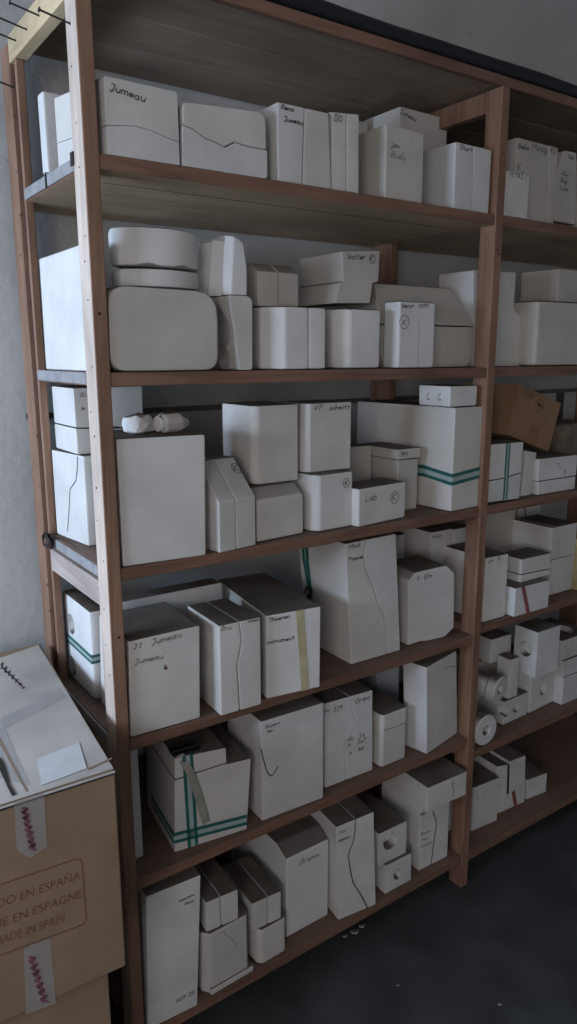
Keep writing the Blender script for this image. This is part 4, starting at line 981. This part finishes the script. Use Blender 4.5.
for i in range(13):
    t = i/12; zz += [(1+21*t, 669+20*t), (3+22*t, 662+25*t)] if i % 2 == 0 else [(-1+22*t, 663+22*t), (5+20*t, 671+18*t)]
scribble('handwriting', lambda a, b: tf(a, b, .0022), zz, .0022, tn, INK)
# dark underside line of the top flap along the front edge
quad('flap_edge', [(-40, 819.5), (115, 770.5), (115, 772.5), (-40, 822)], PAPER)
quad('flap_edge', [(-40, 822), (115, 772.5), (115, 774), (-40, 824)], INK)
# printed frame and lettering
fr = [(-60, 905.5), (76, 859), (79.5, 859.5), (82, 862), (86.3, 919), (85.5, 922), (82.5, 924.8), (-60, 978)]
scribble('printed_frame', bf, fr, .0022, fn, INKR)
def label3d(body, p0, p1, height_px, mat, parent):
    cu = bpy.data.curves.new('t', 'FONT'); cu.body = body; cu.size = 1.0; to = bpy.data.objects.new('t', cu); C.objects.link(to)
    bpy.context.view_layer.update(); me = bpy.data.meshes.new_from_object(to.evaluated_get(bpy.context.evaluated_depsgraph_get())); bpy.data.objects.remove(to)
    xs = [v.co.x for v in me.vertices]; ys = [v.co.y for v in me.vertices if True]; a, b = bf(*p0), bf(*p1); upv = bf(p1[0], p1[1]-height_px)-bf(*p1); dx = (b-a)/(max(xs)-min(xs))
    for v in me.vertices: v.co = a + dx*(v.co.x-min(xs)) + upv*(v.co.y/.70)
    me.materials.append(mat); o = bpy.data.objects.new('printed_text', me); C.objects.link(o); o.parent = parent; return o
label3d('FABRICADO EN ESPAÑA', (-54, 927), (80, 879), 8.2, INKR, big)
label3d('FABRIQUE EN ESPAGNE', (-52, 947), (82, 897), 8.2, INKR, big)
label3d('MADE IN SPAIN', (-5, 946.5), (64.5, 921.5), 8.2, INKR, big)
quad('tape', [(14, 803), (44, 793), (47, 846), (30, 858), (17, 850)], TAPE); quad('tape', [(24, 948), (50, 938), (56, 1003), (26, 1014)], TAPE)
def pink(y0, y1, x0, x1, wd):
    pts = []
    n = 44
    for i in range(n):
        t = i/(n-1); c = x0+(x1-x0)*t; pts.append((c + (wd if i % 2 else -wd)*(0.6+.4*math.sin(i*2.1)), y0+(y1-y0)*t))
    scribble('pink_lettering', lambda a, b: bf(a, b, .0016), pts, .0038, fn, PINK)
pink(808, 850, 24, 33, 4.2); pink(957, 1002, 31, 45, 4.6)
# crumbs of plaster on the floor
for k, (px, py) in enumerate(((355, 932), (362, 926), (345, 936), (500, 1004), (398, 985))):
    p = ground(px, py, 0.0); bm = bmesh.new(); bmesh.ops.create_icosphere(bm, subdivisions=1, radius=1)
    s = (.010, .008, .006, .005, .004)[k]
    for v in bm.verts: v.co = Vector((v.co.x*s*1.4, v.co.y*s, max(-.6, v.co.z)*s*.5+s*.3))
    o = finish('plaster_crumb', bm, PLC, smooth=False); o.location = p
    tag(o, ('largest of the pale plaster crumbs on the dark floor before the shelving', 'small crumb just right of the largest one on the dark floor', 'small crumb left of the largest one on the dark floor', 'tiny crumb on the dark floor at lower right', 'tiny lone crumb on the dark floor below the bottom shelf')[k], 'crumb', 'plaster crumbs on the floor')

# ------------------------------------------------------------------ view
sc = bpy.context.scene
sc.view_settings.view_transform = 'Standard'; sc.view_settings.look = 'None'; sc.view_settings.gamma = 1.0
sc.view_settings.use_curve_mapping = False; sc.view_settings.exposure = 0.0
sc.cycles.max_bounces = 8; sc.cycles.diffuse_bounces = 5; sc.cycles.use_denoising = True; sc.cycles.caustics_reflective = False; sc.cycles.caustics_refractive = False
